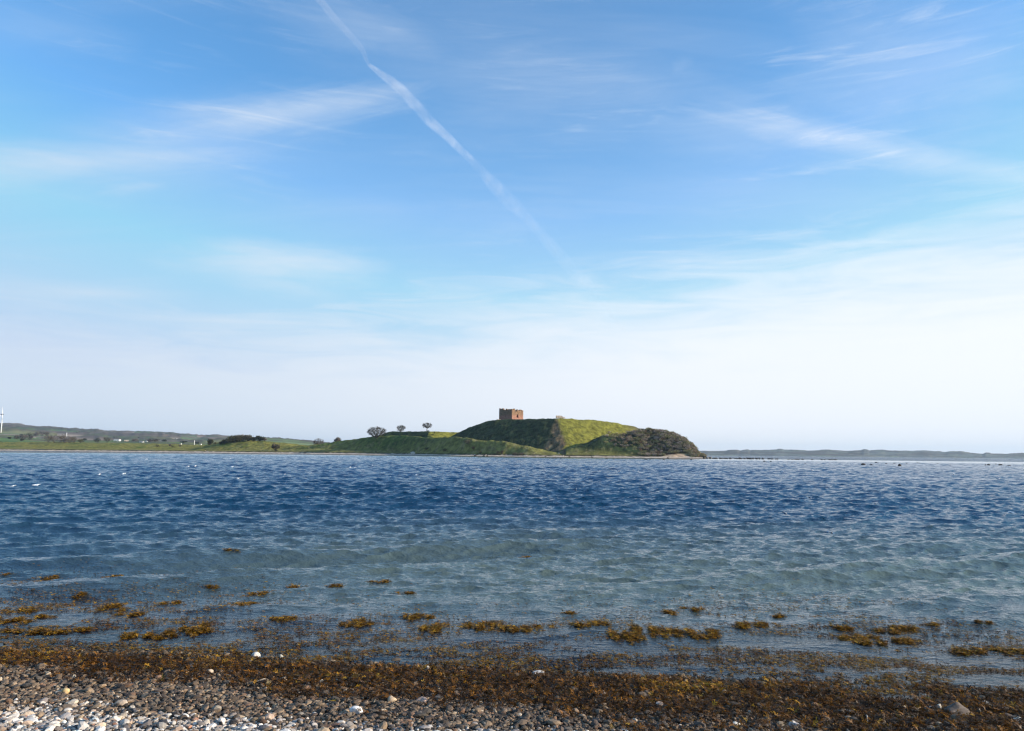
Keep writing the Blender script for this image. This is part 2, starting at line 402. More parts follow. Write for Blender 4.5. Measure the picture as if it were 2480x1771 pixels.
def waves(X, Y, spacing):
    X = X.astype(np.float32); Y = Y.astype(np.float32)
    env = wave_env(X, Y).astype(np.float32); nearshort = (.35 + .65 * sstep(Y - waterline(np.clip(X, -12, 12)), .2, 4)).astype(np.float32)
    longf = (.42 + .58 * sstep(np.hypot(X, Y), 14, 45) + .1 * sstep(np.hypot(X, Y), 60, 160)).astype(np.float32)
    Z = np.zeros_like(X); DX = np.zeros_like(X); DY = np.zeros_like(X)
    # long crested swell running in obliquely, as in the shallows of the photograph
    for k in range(NW):
        at_ = np.clip((LAM[k] / spacing - 2.2) / 2.0, 0, 1).astype(np.float32)
        if not at_.any(): continue
        A = np.float32(AMP[k]) * env * at_
        if LAM[k] < .8: A = A * nearshort
        if LAM[k] > .55: A = A * longf * np.float32(.95)
        ph = np.float32(KX[k]) * X + np.float32(KY[k]) * Y + np.float32(PH[k])
        c = np.cos(ph); s_ = np.sin(ph)
        Z += A * c; DX -= A * s_ * np.float32(math.cos(DIR[k]) * 1.25); DY -= A * s_ * np.float32(math.sin(DIR[k]) * 1.25)
    for lam, dr, am, ph0, y0, y1 in [(2.7, -69, .075, 1.0, 9.3, 30), (1.9, -63, .045, 2.6, 8.0, 22), (3.6, -75, .06, 4.0, 13, 40)]:
        k = 2 * np.pi / lam; a_ = R(dr); q = k * (math.cos(a_) * X + math.sin(a_) * Y) + ph0 + 1.6 * (fbm(X, Y, 5.0, 2) - .5)
        e = am * sstep(Y, y0 - 2.5, y0 + 1) * (1 - sstep(Y, y1 * .6, y1)) * (.2 + 1.3 * sstep(fbm(X + 40, Y, 4.5, 2), .42, .7))
        Z += (e * (np.exp(1.2 * np.cos(q)) / 3.32 * 1.6 - .6)).astype(np.float32)
    return Z, DX, DY
def water_at(x, y):
    x = np.atleast_1d(np.asarray(x, float)); y = np.atleast_1d(np.asarray(y, float))
    return waves(x, y, np.full(x.shape, .2))[0]

def build_water():
    rs = [5.0]
    while rs[-1] < 470:
        r = rs[-1]; rs.append(r + min(.026 + .0019 * max(0, r - 6), .36))
    while rs[-1] < 12600: rs.append(rs[-1] * 1.02 + .2)
    rs = np.array(rs); dr = np.gradient(rs)
    az = np.linspace(R(-50), R(50), 1350)
    A, RR = np.meshgrid(az, rs); DRR = np.repeat(dr[:, None], len(az), 1)
    X = RR * np.sin(A); Y = RR * np.cos(A)
    spacing = np.maximum(np.minimum(DRR, 60) * 1.0, RR * (az[1] - az[0]) * .8)
    Z = np.zeros_like(X); n0 = int(np.searchsorted(rs, 900))
    z, dx, dy = waves(X[:n0], Y[:n0], spacing[:n0])
    Z[:n0] = z; X[:n0] += dx; Y[:n0] += dy
    V = np.stack([X, Y, Z], -1).reshape(-1, 3)
    m, t, bs = new_mat('sea_water')
    geo = t.node('ShaderNodeNewGeometry'); P = geo.outputs['Position']
    sep = t.node('ShaderNodeSeparateXYZ'); t.link(P, sep.inputs[0]); x, y, zz = sep.outputs
    r = t.math('SQRT', t.math('ADD', t.math('MULTIPLY', x, x), t.math('MULTIPLY', y, y)))
    sh = t.math('SUBTRACT', y, t.math('SUBTRACT', 7.72, t.math('MULTIPLY', x, .105)))
    nz = t.noise(t.mapping(P, scale=(.35, 1, 0)), .16, 3, .5)
    shn = t.math('ADD', sh, t.math('MULTIPLY', t.math('SUBTRACT', nz, .5), 9.0))
    sand = t.math('MULTIPLY', t.smooth(shn, 1.0, 5.5), t.smooth(shn, 23.0, 4.5))
    sand = t.math('MULTIPLY', sand, t.smooth(x, -12.0, 1.0, .2, 1.0))
    deep = t.mix(t.smooth(r, 20, 90), WATER['mid'], WATER['deep'])
    col = t.mix(t.smooth(sh, 1.0, 7.0), WATER['weedy'], deep)
    col = t.mix(sand, col, WATER['sandy'])
    # shallow bar off the point on the far side
    col = t.mix(t.math('MULTIPLY', t.smooth(r, 300, 400), t.smooth(r, 560, 470)), col, WATER['bar'])
    bs.inputs['Roughness'].default_value = .04; bs.inputs['IOR'].default_value = 1.333
    t.link(col, bs.inputs['Base Color'])
    # ripples smaller than the mesh
    w1 = t.noise(t.mapping(P, rot=(0, 0, R(10)), scale=(1.0, 2.0, 0)), 7.0, 3, .6, .3)
    w2 = t.noise(t.mapping(P, rot=(0, 0, R(-14)), scale=(1.0, 1.9, 0)), 1.1, 4, .6, .4)
    far = t.smooth(r, 25, 160)
    hgt = t.math('ADD', t.math('MULTIPLY', w1, .036), t.math('MULTIPLY', w2, t.math('ADD', t.math('ADD', .02, t.math('MULTIPLY', far, .12)), t.smooth(r, 485, 560, 0, .5))))
    b = t.node('ShaderNodeBump'); b.inputs['Distance'].default_value = 1.0; 
    calm = t.math('MULTIPLY', t.smooth(r, 290, 400), t.smooth(r, 520, 470))
    t.link(t.math('MULTIPLY', t.smooth(sh, -.3, 5.0, .25, 1.0), t.math('SUBTRACT', 1.0, t.math('MULTIPLY', calm, .6))), b.inputs['Strength'])
    t.link(hgt, b.inputs['Height']); t.link(b.outputs[0], bs.inputs['Normal'])
    # clear water over the last hand's breadth of the shore
    tr = t.node('ShaderNodeBsdfRefraction'); tr.inputs['IOR'].default_value = 1.15; tr.inputs['Roughness'].default_value = .02
    tr.inputs[0].default_value = (.75, .78, .74, 1)
    tp = t.node('ShaderNodeBsdfTransparent'); tp.inputs[0].default_value = (.6, .62, .58, 1)
    gl = t.node('ShaderNodeBsdfGlossy'); gl.inputs['Roughness'].default_value = .04; t.link(b.outputs[0], gl.inputs['Normal'])
    fr = t.node('ShaderNodeFresnel'); fr.inputs[0].default_value = 1.333; t.link(b.outputs[0], fr.inputs['Normal'])
    clear = t.node('ShaderNodeMixShader'); t.link(fr.outputs[0], clear.inputs[0]); t.link(tp.outputs[0], clear.inputs[1]); t.link(gl.outputs[0], clear.inputs[2])
    mx = t.node('ShaderNodeMixShader'); t.link(t.smooth(sh, .2, 2.6, .25, 1.0), mx.inputs[0]); t.link(clear.outputs[0], mx.inputs[1]); t.link(bs.outputs[0], mx.inputs[2])
    t.link(mx.outputs[0], t.n['Material Output'].inputs[0])
    o = np_mesh('water', V, grid_faces(len(rs), len(az)), m, True)
    tag(o, kind='structure')
WATER = dict(mid=(.006, .040, .090), deep=(.003, .034, .098), weedy=(.010, .014, .026), sandy=(.08, .112, .105), bar=(.06, .12, .16))
build_water()

# ------------------------------------------------------------------ far land: heights
def ridge_fn(pts, Ys, fw, bw, pw=1.0):
    """pts: (u, y) photo points of a crest, Ys: distance at those points"""
    P = np.array([at(u, y, Y) for (u, y), Y in zip(pts, Ys)])
    s = P[:, 0] / P[:, 1]
    def f(X, Y):
        q = X / Y
        z = np.interp(q, s, P[:, 2], left=-5, right=-5); yr = np.interp(q, s, P[:, 1])
        d = Y - yr
        w = np.where(d < 0, 1 + d / fw, 1 - d / bw); w = np.clip(w, 0, 1)
        w = w * w * (3 - 2 * w)
        return z * w ** pw
    return f
def lin(pts, ctl):
    return [float(np.interp(p[0], [c[0] for c in ctl], [c[1] for c in ctl])) for p in pts]
r_meadow = [(-400, 1072), (0, 1071.5), (150, 1071), (250, 1073), (350, 1075), (450, 1077), (560, 1080), (760, 1083), (900, 1088), (980, 1094)]
RIDGE_MEADOW = ridge_fn(r_meadow, lin(r_meadow, [(-400, 980), (0, 930), (400, 830), (760, 690), (980, 610)]), 165, 260)
r_left = [(440, 1089), (480, 1083), (505, 1077), (535, 1071), (560, 1067.5), (600, 1067), (640, 1068.5), (680, 1072), (720, 1077), (760, 1081), (800, 1086)]
RIDGE_LEFT = ridge_fn(r_left, lin(r_left, [(440, 720), (800, 670)]), 55, 60)
r_near = [(700, 1084), (740, 1079), (790, 1073), (830, 1068.5), (870, 1061.5), (910, 1057), (960, 1054), (1000, 1056.5), (1030, 1059.5), (1060, 1060), (1100, 1058),
          (1140, 1061.5), (1180, 1068.5), (1200, 1067), (1217, 1066), (1240, 1071), (1270, 1079), (1300, 1087), (1330, 1093), (1360, 1098)]
RIDGE_NEAR = ridge_fn(r_near, lin(r_near, [(700, 650), (830, 630), (960, 598), (1060, 552), (1100, 532), (1160, 512), (1215, 499), (1300, 488), (1360, 482)]), np.array([30.0])[0], 22)
r_right = [(1370, 1089), (1390, 1083), (1410, 1075), (1435, 1066), (1462, 1055), (1485, 1058), (1505, 1056), (1530, 1049), (1550, 1045), (1575, 1043), (1600, 1045), (1630, 1053), (1655, 1063),
           (1675, 1079), (1690, 1097), (1700, 1108), (1710, 1112)]
RIDGE_RIGHT = ridge_fn(r_right, lin(r_right, [(1370, 486), (1460, 496), (1570, 506), (1640, 496), (1710, 468)]), 40, 40, .8)
def nrm(az): return np.array([math.sin(R(az)), math.cos(R(az))])
MC = at(1350, 1015, 530)               # near corner of the castle mound
N1, N2, N3 = nrm(214), nrm(150), nrm(290)
ME = MC[:2] + 60 * np.array([-.819, .574])
RC = at(1035, 1045.3, 606)             # near corner of the lower rampart
def mound(X, Y):
    dx, dy = X - MC[0], Y - MC[1]
    t = dx * .866 + dy * .5
    top = MC[2] + .3 - 4.4 * (np.clip(t, 0, 130) / 71) ** 3
    wob = (fbm(X, Y, 8, 4) - .5) * 3.4
    d1 = N1[0] * dx + N1[1] * dy + wob; d2 = N2[0] * dx + N2[1] * dy + wob * .5
    d3 = N3[0] * (X - ME[0]) + N3[1] * (Y - ME[1])
    a_, b_ = d1 * .70, d2 * .60; k_ = 1.1
    sm = k_ * np.logaddexp(np.clip(a_ / k_, -50, 60), np.clip(b_ / k_, -50, 60)); sm = k_ * np.logaddexp(sm / k_, 0) - k_ * .7
    f = np.maximum(np.maximum(sm, 0),
                   np.interp(d3, [-6, 0, 7, 16, 26, 60], [0, .5, 3.4, 6.4, 13.5, 36]))
    f = np.maximum(f, np.maximum(Y - 620, 0) * .5)
    f = np.maximum(f, np.maximum(t - 72 + wob, 0) * 1.15)
    # worn gully along the corner
    cr_ = np.abs(dx - .08 * dy); g = np.exp(-(cr_ / 2.2) ** 2) * sstep(-dy, 1, 8) * .9 * (fbm(X, Y, 3, 2) - .1)
    return top - f - g
def rampart(X, Y):
    dx, dy = X - RC[0], Y - RC[1]
    d1 = nrm(212) @ np.stack([dx.ravel(), dy.ravel()]); d1 = d1.reshape(X.shape)
    d2 = nrm(158) @ np.stack([dx.ravel(), dy.ravel()]); d2 = d2.reshape(X.shape)
    e = nrm(285) @ np.stack([(X - at(958, 1050, 640)[0]).ravel(), (Y - 640).ravel()]); e = e.reshape(X.shape)
    f = np.maximum(np.maximum(d1, 0) * .7, np.maximum(d2, 0) * .42)
    f = np.maximum(f, np.maximum(e, 0) * .35); f = np.maximum(f, np.maximum(Y - 690, 0) * .3)
    f = np.maximum(f, np.maximum(X - 15, 0) * .6)
    return RC[2] - f - np.clip(dx, 0, 60) * .01
CLIFF = at(1645, 1104, 455)
def land_z(X, Y):
    X = np.asarray(X, float); Y = np.asarray(Y, float)
    s = X / Y; sy = shoreY(s); u = s * F0 + W0 / 2
    e = Y - sy + (fbm(X, Y, 16, 3) - .5) * 7
    bt = np.interp(u, [0, 900, 1300], [1.35, .95, .75])
    base = np.where(e < 0, e * .08, np.minimum(e * .085, bt))
    base = base + sstep(e, 13.5, 14.6) * .75 + np.clip(e - 15, 0, 60) * .02
    tip = sstep(u, 1716, 1699)
    hills_ = np.maximum.reduce([RIDGE_MEADOW(X, Y), RIDGE_LEFT(X, Y), RIDGE_NEAR(X, Y), RIDGE_RIGHT(X, Y), mound(X, Y), rampart(X, Y)])
    hills_ = hills_ + (fbm(X, Y, 7, 4) - .5) * 1.6 + (fbm(X + 50, Y, 2.6, 2) - .5) * .7
    # behind the castle the ground falls back to the bay
    gate = sstep(e, 13, 28)
    z = np.maximum(base, hills_ * gate + base * (1 - gate))
    cl = np.exp(-((X - CLIFF[0]) / 8.5) ** 2) * sstep(e, 9, 11) * (1 - sstep(e, 13, 22))
    z = z + cl * 1.1
    z = z * tip + (-.6) * (1 - tip)
    z = np.where(Y > 1050, np.minimum(z, 9), z)
    return np.maximum(z, -2.5)

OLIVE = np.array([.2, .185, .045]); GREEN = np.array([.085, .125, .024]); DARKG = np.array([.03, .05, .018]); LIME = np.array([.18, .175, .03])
SAND = np.array([.52, .43, .34]); EARTH = np.array([.17, .12, .07]); STRAW = np.array([.24, .2, .1])
def build_land():
    us = np.arange(-420, 1775, 1.7)
    s = (us - W0 / 2) / F0
    es = np.concatenate([np.arange(-6, 30, 1.0), np.arange(30, 120, 1.5), np.arange(120, 280, 3.5), np.arange(280, 620, 12)])
    S, E = np.meshgrid(s, es)
    Y = shoreY(S) + E; X = S * Y
    Z = land_z(X, Y)
    U = S * F0 + W0 / 2
    e = E + (fbm(X, Y, 16, 3) - .5) * 7
    n = fbm(X, Y, 14, 4)[..., None]; n2 = fbm(X + 90, Y, 3.0, 3)[..., None]
    w = lambda a: np.clip(a, 0, 1)[..., None] if a.ndim == 2 else np.clip(a, 0, 1)
    gl = sstep(U, 700, 900) * .2
    gm = w(sstep(n[..., 0] + gl, .5, .8)); C = OLIVE * (1 - gm) + GREEN * gm
    # olive to green from left to right
    g = w(sstep(U, 740, 900) * (1 - sstep(e, 200, 320))) ; C = C * (1 - g * .6) + GREEN * g * .6
    dk = w(np.exp(-((U - 1060) / 110) ** 2) * sstep(e, 24, 34) * (1 - sstep(Z, 11, 14))) * w(sstep(n2[..., 0], .25, .6)); C = C * (1 - dk) + DARKG * dk
    near_low = w((1 - sstep(e, 20, 45)) * sstep(e, 14, 16)); C = C * (1 - near_low * .8) + (OLIVE * .75 + STRAW * .25) * near_low * .8
    # mound faces: sunlit and shaded sides painted into the grass colour
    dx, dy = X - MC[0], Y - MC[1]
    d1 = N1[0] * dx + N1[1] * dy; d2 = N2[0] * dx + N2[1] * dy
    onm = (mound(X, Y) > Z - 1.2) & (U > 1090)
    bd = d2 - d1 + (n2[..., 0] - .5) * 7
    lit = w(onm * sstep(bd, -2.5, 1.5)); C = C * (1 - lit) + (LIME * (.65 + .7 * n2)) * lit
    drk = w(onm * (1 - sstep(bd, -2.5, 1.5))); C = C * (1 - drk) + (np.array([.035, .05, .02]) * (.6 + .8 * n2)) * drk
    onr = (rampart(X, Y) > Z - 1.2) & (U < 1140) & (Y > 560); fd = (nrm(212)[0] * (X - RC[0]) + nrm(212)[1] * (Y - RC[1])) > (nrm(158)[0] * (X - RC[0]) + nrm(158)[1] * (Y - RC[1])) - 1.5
    C = np.where(onr[..., None], np.where(fd[..., None], DARKG, LIME * 1.15), C)  # rampart: shade on the left face, sun on the right, painted as greens
    # eroded earth down the corner
    cr_ = np.abs(dx - .08 * dy + 1.0) - np.clip(-dy - 6, 0, 30) * .22
    er = w(onm * np.exp(-(np.maximum(cr_, 0) / 1.8) ** 2) * sstep(-dy, 0, 3)) * w(sstep(n2[..., 0], .3, .5)); C = C * (1 - er) + EARTH * er
    # scrub hill: brown ground under the bushes
    sc_ = w(sstep(U, 1500, 1560) * sstep(e, 14, 22)); C = C * (1 - sc_) + np.array([.09, .075, .045]) * sc_
    rg = w(sstep(U, 1385, 1420) * (1 - sstep(U, 1540, 1570)) * sstep(e, 16, 26) * (RIDGE_RIGHT(X, Y) > mound(X, Y))); C = C * (1 - rg) + (DARKG * .9 * (.7 + .6 * n2)) * rg  # right ridge: shade of its left slope painted in as darker green
    straw = w(sstep(n2[..., 0], .62, .72) * (1 - sstep(e, 30, 70))) * .6; C = C * (1 - straw) + STRAW * straw
    beach = w(1 - sstep(e, 13.2, 13.9)); C = C * (1 - beach) + SAND * (.85 + .3 * n2) * beach
    scarp = w(sstep(e, 13.3, 13.7) * (1 - sstep(e, 14.6, 15.4))); C = C * (1 - scarp * .9) + np.array([.05, .04, .022]) * scarp * .9  # turf edge: its thin shadow line painted along the step
    wet = w(1 - sstep(Z, .12, .3)); C = C * (1 - wet) + np.array([.07, .065, .055]) * wet
    cl = w(np.exp(-((X - CLIFF[0]) / 7.0) ** 4) * sstep(e, 7, 9) * (1 - sstep(Z, 2.6, 3.1))) * (.6 + .5 * n2); C = C * (1 - cl) + np.array([.5, .36, .24]) * cl
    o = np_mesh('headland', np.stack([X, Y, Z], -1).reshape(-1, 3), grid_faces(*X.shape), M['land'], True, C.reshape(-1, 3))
    tag(o, kind='structure')
build_land()

# ------------------------------------------------------------------ far hills
FARS = []
def far_land(name, sky, Y0, Yc, Yb, cols, base=0.0, seed=0, rough=1.5):
    """terrain strip whose crest follows the skyline points at distance Yc"""
    P = np.array([at(u, y, Yc) for u, y in sky]); s0 = P[:, 0] / Yc
    us = np.arange(sky[0][0], sky[-1][0], 2.2); s = np.interp(us, [p[0] for p in sky], s0)
    ys = np.concatenate([np.linspace(Y0, Yc, 46), np.linspace(Yc, Yb, 10)[1:]])
    S, Y = np.meshgrid(s, ys); X = S * Y
    zc = np.interp(S, s0, P[:, 2])
    f = np.clip((Y - Y0) / (Yc - Y0), 0, 1); f = f ** .8
    prof = np.where(Y <= Yc, f, 1 - sstep(Y, Yc, Yb) * .9)
    ln = (Yc - Y0) / 5.0
    Z = base + (zc - base) * prof + (fbm(X + seed * 77, Y, ln * .6, 4) - .5) * rough * 5 * prof * (1 - np.exp(-((Y - Yc) / (ln * .35)) ** 2))
    def hf(x, y):
        s_ = x / y; f_ = min(max((y - Y0) / (Yc - Y0), 0), 1) ** .8; z_ = float(np.interp(s_, s0, P[:, 2], left=-9, right=-9))
        pr_ = f_ if y <= Yc else 1 - float(sstep(y, Yc, Yb)) * .9
        return (base + (z_ - base) * pr_ + (float(fbm(x + seed * 77, y, ln * .6, 4)) - .5) * rough * 5 * pr_ * (1 - math.exp(-((y - Yc) / (ln * .35)) ** 2))) if Y0 <= y <= Yb else -9
    FARS.append(hf)
    # woods: rough canopies along the crest and in belts
    n = fbm(X + seed * 31, Y * 2.5, ln * .9, 3); belt = sstep(n, .55, .6)
    crest = np.exp(-((Y - Yc) / (ln * .18)) ** 2) * sstep(fbm(X * 1.0, Y * 0 + seed, ln * .6, 3), .3, .42)
    wood = np.clip(np.maximum(belt * .8, crest), 0, 1) * (f > .12)
    Z = Z + wood * rough * (1.0 + 1.6 * vnoise(X / (ln * .035), Y / (ln * .05)))  - crest * rough * 1.6
    fld = vnoise(X / (ln * .55) + .3 * Y / ln + seed, Y / (ln * .28))
    C = np.zeros(X.shape + (3,))
    q = np.floor(fld * 5.99).astype(int) % len(cols)
    C[:] = np.array(cols)[q]
    C = C * (1 - wood[..., None]) + np.array([.075, .062, .055]) * wood[..., None]
    o = np_mesh(name, np.stack([X, Y, Z], -1).reshape(-1, 3), grid_faces(*X.shape), M['far'], True, C.reshape(-1, 3))
    tag(o, kind='structure'); return o
SKY_L = [(-420, 1014), (-100, 1025), (0, 1029), (30, 1028.5), (60, 1031), (90, 1034), (130, 1034.5), (165, 1038), (200, 1041), (235, 1042), (248, 1044), (262, 1047.5), (300, 1048), (345, 1049), (400, 1050.5), (415, 1050),
         (430, 1053.5), (460, 1055), (490, 1058), (530, 1056), (560, 1060), (600, 1061), (650, 1062), (700, 1066), (760, 1075), (820, 1082)]
far_land('hills', SKY_L, 1500, 3600, 4400, [(.3, .22, .17), (.09, .15, .06), (.2, .2, .09), (.34, .27, .21), (.12, .18, .08), (.2, .17, .13)], base=9, seed=2, rough=5.0)
SKY_M = [(-420, 1056), (-60, 1054), (0, 1053.5), (40, 1055), (75, 1060), (110, 1064), (150, 1066), (200, 1066), (260, 1067), (330, 1069), (400, 1070), (470, 1072), (540, 1076), (600, 1079), (640, 1083)]
far_land('middle_hills', SKY_M, 1000, 1420, 1700, [(.08, .16, .04), (.13, .19, .06), (.17, .18, .065), (.1, .16, .05)], base=6, seed=5, rough=.5)
SKY_G = [(560, 1070), (600, 1061), (640, 1060), (680, 1062), (720, 1066.5), (770, 1072.5), (820, 1079), (860, 1085), (900, 1090)]
far_land('green_hill', SKY_G, 1100, 1750, 2200, [(.12, .19, .08), (.16, .22, .1), (.2, .22, .1), (.13, .19, .08)], base=4, seed=9, rough=.6)
SKY_R = [(1500, 1096), (1600, 1094), (1700, 1093), (1757, 1093), (1765, 1090.3), (1785, 1089.6), (1791, 1092), (1803, 1090), (1812, 1089.6), (1817, 1092), (1830, 1090.5), (1860, 1090), (1880, 1089), (1884, 1087.6), (1895, 1087.6), (1900, 1089.5),
         (1925, 1090), (1960, 1092), (2000, 1089.6), (2050, 1092.5), (2085, 1091), (2092, 1088.6), (2101, 1088.8), (2105, 1091), (2139, 1089.5), (2146, 1091), (2160, 1091.6), (2215, 1092), (2235, 1091), (2290, 1095),
         (2300, 1093), (2330, 1093), (2352, 1098), (2380, 1099.5), (2388, 1096.6), (2397, 1097), (2402, 1099.6), (2440, 1100), (2467, 1098), (2480, 1097.6), (2600, 1099), (2800, 1098), (3100, 1103)]
far_land('far_coast', SKY_R, 3300, 3900, 4600, [(.08, .11, .1), (.15, .18, .14), (.1, .12, .13), (.18, .19, .16), (.07, .09, .1)], base=0.3, seed=4, rough=1.6)

def hit(u, y, y0=720):
    """where the line of sight through a photo point meets the far land"""
    d = ray(u, y); Yv = y0
    while Yv < 4300:
        zz = CAM_Z + d[2] * Yv; x = d[0] * Yv
        g = max([f(x, Yv) for f in FARS] + [float(land_z(x, Yv)) if Yv < 1050 else -9])
        if zz <= g + .4: return np.array([x, Yv, g])
        Yv += 3 + Yv * .002
    return None
# ------------------------------------------------------------------ plants
BROWN = [(.13, .1, .075), (.1, .085, .06), (.085, .075, .04), (.15, .115, .08)]
OLV = [(.1, .095, .045), (.075, .08, .03), (.12, .105, .06), (.06, .065, .03)]
DRK = [(.03, .042, .02), (.025, .03, .018), (.045, .05, .025)]
GRY = [(.14, .12, .1), (.1, .085, .075), (.12, .1, .09)]

GRY2 = [(.06, .062, .035), (.045, .05, .026), (.08, .072, .05)]
class TB:
    """tapered tubes and twig cards gathered into one mesh"""
    def __init__(s): s.V = []; s.F = []; s.C = []; s.n = 0
    def tubes(s, P0, P1, r0, r1, col, k=4):
        P0, P1 = np.asarray(P0, float), np.asarray(P1, float); n = len(P0)
        if not n: return
        d = P1 - P0; L = np.linalg.norm(d, axis=1, keepdims=True); d = d / np.maximum(L, 1e-6)
        ref = np.where(np.abs(d[:, 2:3]) > .9, [[1., 0, 0]], [[0, 0, 1.]]); a = np.cross(d, ref); a /= np.linalg.norm(a, axis=1, keepdims=True); b = np.cross(d, a)
        th = np.arange(k) * 2 * np.pi / k
        ring = a[:, None] * np.cos(th)[None, :, None] + b[:, None] * np.sin(th)[None, :, None]
        A = P0[:, None] + ring * np.asarray(r0).reshape(-1, 1, 1); B = P1[:, None] + ring * np.asarray(r1).reshape(-1, 1, 1)
        V = np.concatenate([A, B], 1)
        i = np.arange(k); j = (i + 1) % k
        f = np.stack([i, j, j + k, i + k], -1)
        s.F.append((f[None] + (np.arange(n) * 2 * k)[:, None, None]).reshape(-1, 4) + s.n)
        s.V.append(V.reshape(-1, 3)); s.C.append(np.tile(np.asarray(col, float), (n * 2 * k, 1))); s.n += n * 2 * k
    def cards(s, P, size, rng, cols, aspect=.6, up=None):
        n = len(P); Rm = rotmats(rng, n)
        q = np.array([[-.5, 0, 0], [0, -aspect * .5, .05], [.5, 0, 0], [0, aspect * .5, -.05]])
        V = np.einsum('nij,vj->nvi', Rm, q) * np.asarray(size).reshape(-1, 1, 1) + P[:, None]
        s.F.append((np.arange(4)[None] + (np.arange(n) * 4)[:, None]) + s.n); s.V.append(V.reshape(-1, 3))
        s.C.append(np.repeat(cols, 4, axis=0)); s.n += n * 4
    def build(s, name, m, parent=None, loc=None):
        V = np.concatenate(s.V); F = np.concatenate(s.F)
        return np_mesh(name, V, F, m, True, np.concatenate(s.C), parent, loc)

def grow(rng, H, Wd, levels=5, trunk=.25, r0=.3, up=.25, kids=(3, 4), lean=(0, 0), stems=1, open_=1.0):
    segs = []; tips = []
    def rec(p, d, L, r, lev):
        n = 3 if lev < 3 else 2
        for i in range(n):
            d2 = d + rng.randn(3) * .13 + np.array([0, 0, up * .12]); d2 /= np.linalg.norm(d2)
            q = p + d2 * L / n; ra = r * (1 - .3 * i / n); rb = r * (1 - .3 * (i + 1) / n)
            segs.append((p, q, ra, rb, lev)); p, d = q, d2
            if lev > 1 and lev < levels and rng.rand() < .5:
                dd = d + rng.randn(3) * .6; dd /= np.linalg.norm(dd); rec(p, dd, L * .5, rb * .5, min(lev + 2, levels))
        if lev >= levels: tips.append(p); return
        k = rng.randint(kids[0], kids[1] + 1); a0 = rng.rand() * 6.28
        for i in range(k):
            a = a0 + i * 6.283 / k + rng.randn() * .3; sp_ = (rng.uniform(.45, .95)) * open_
            side = np.array([math.cos(a), math.sin(a), 0]); side = side - d * (side @ d)
            dd = d * math.cos(sp_) + side / max(np.linalg.norm(side), .1) * math.sin(sp_); dd[2] += up * .3
            dd /= np.linalg.norm(dd)
            rec(p, dd, L * rng.uniform(.68, .86), r * rng.uniform(.55, .68), lev + 1)
    for k in range(stems):
        d = np.array([lean[0] + (rng.randn() * .45 if stems > 1 else 0), lean[1] + (rng.randn() * .45 if stems > 1 else 0), 1.0]); d /= np.linalg.norm(d)
        rec(np.array([0., 0, -.3]), d, 1.0, 1.0, 1) if False else rec(np.array([0., 0, -.02 * H]), d, H * trunk, r0, 1)
    A = np.array([s_[0] for s_ in segs]); B = np.array([s_[1] for s_ in segs]); r = np.array([s_[2] for s_ in segs]); rr = np.array([s_[3] for s_ in segs]); lv = np.array([s_[4] for s_ in segs]); T = np.array(tips)
    # fit to the wanted height and width
    zmax = B[:, 2].max(); wx = (B[:, 0].max() - B[:, 0].min()) * 1.02
    sc_ = np.array([Wd / wx, Wd / wx, H / zmax]) * .93
    return A * sc_, B * sc_, r, rr, lv, T * sc_

def tree(name, u, ybase, Y, H, Wd, label, cat='tree', group=None, seed=0, bark=(.08, .068, .055), leaf=None, nleaf=1500, twigs=3, leafsize=.28, shift=0.0, z=None, flat=0.0, twigr=.02, **kw):
    rng = np.random.RandomState(seed)
    p = at(u, ybase, Y); zz = float(land_z(p[0], p[1])) if z is None else z
    root = empty(name, (p[0], p[1], zz)); tag(root, label, cat, group)
    A, B, r, rr, lv, T = grow(rng, H, Wd, **kw)
    cx = (B[:, 0].max() + B[:, 0].min()) / 2
    k = np.clip(A[:, 2:3] / H, 0, 1); A[:, 0:1] += (shift * Wd - cx) * k; k = np.clip(B[:, 2:3] / H, 0, 1); B[:, 0:1] += (shift * Wd - cx) * k
    T[:, 0] += (shift * Wd - cx) * np.clip(T[:, 2] / H, 0, 1)
    thick = lv <= 2
    tb = TB(); tb.tubes(A[thick], B[thick], r[thick], rr[thick], bark, 6); tb.build('trunk', M['twig'], root)
    cb = TB(); th = ~thick; cb.tubes(A[th], B[th], np.maximum(r[th], twigr * 1.4), np.maximum(rr[th], twigr), bark, 3)
    Tt = np.repeat(T, twigs, 0); d = rng.randn(len(Tt), 3); d /= np.linalg.norm(d, axis=1, keepdims=True); d[:, 2] = np.abs(d[:, 2]) * .6
    L = rng.uniform(.05, .13, (len(Tt), 1)) * H * .8
    cb.tubes(Tt, Tt + d * L, np.full(len(Tt), twigr), np.full(len(Tt), twigr * .5), bark, 3)
    if leaf is not None:
        src = np.concatenate([T, B[lv >= 4]]); i = rng.randint(0, len(src), nleaf)
        P = src[i] + rng.randn(nleaf, 3) * np.array([.05, .05, .035]) * H
        cols = np.array(leaf)[rng.randint(0, len(leaf), nleaf)] * rng.uniform(.7, 1.3, (nleaf, 1))
        cb.cards(P, rng.uniform(.6, 1.5, nleaf) * leafsize, rng, cols)
    cb.build('crown', M['twig'], root)
    return root

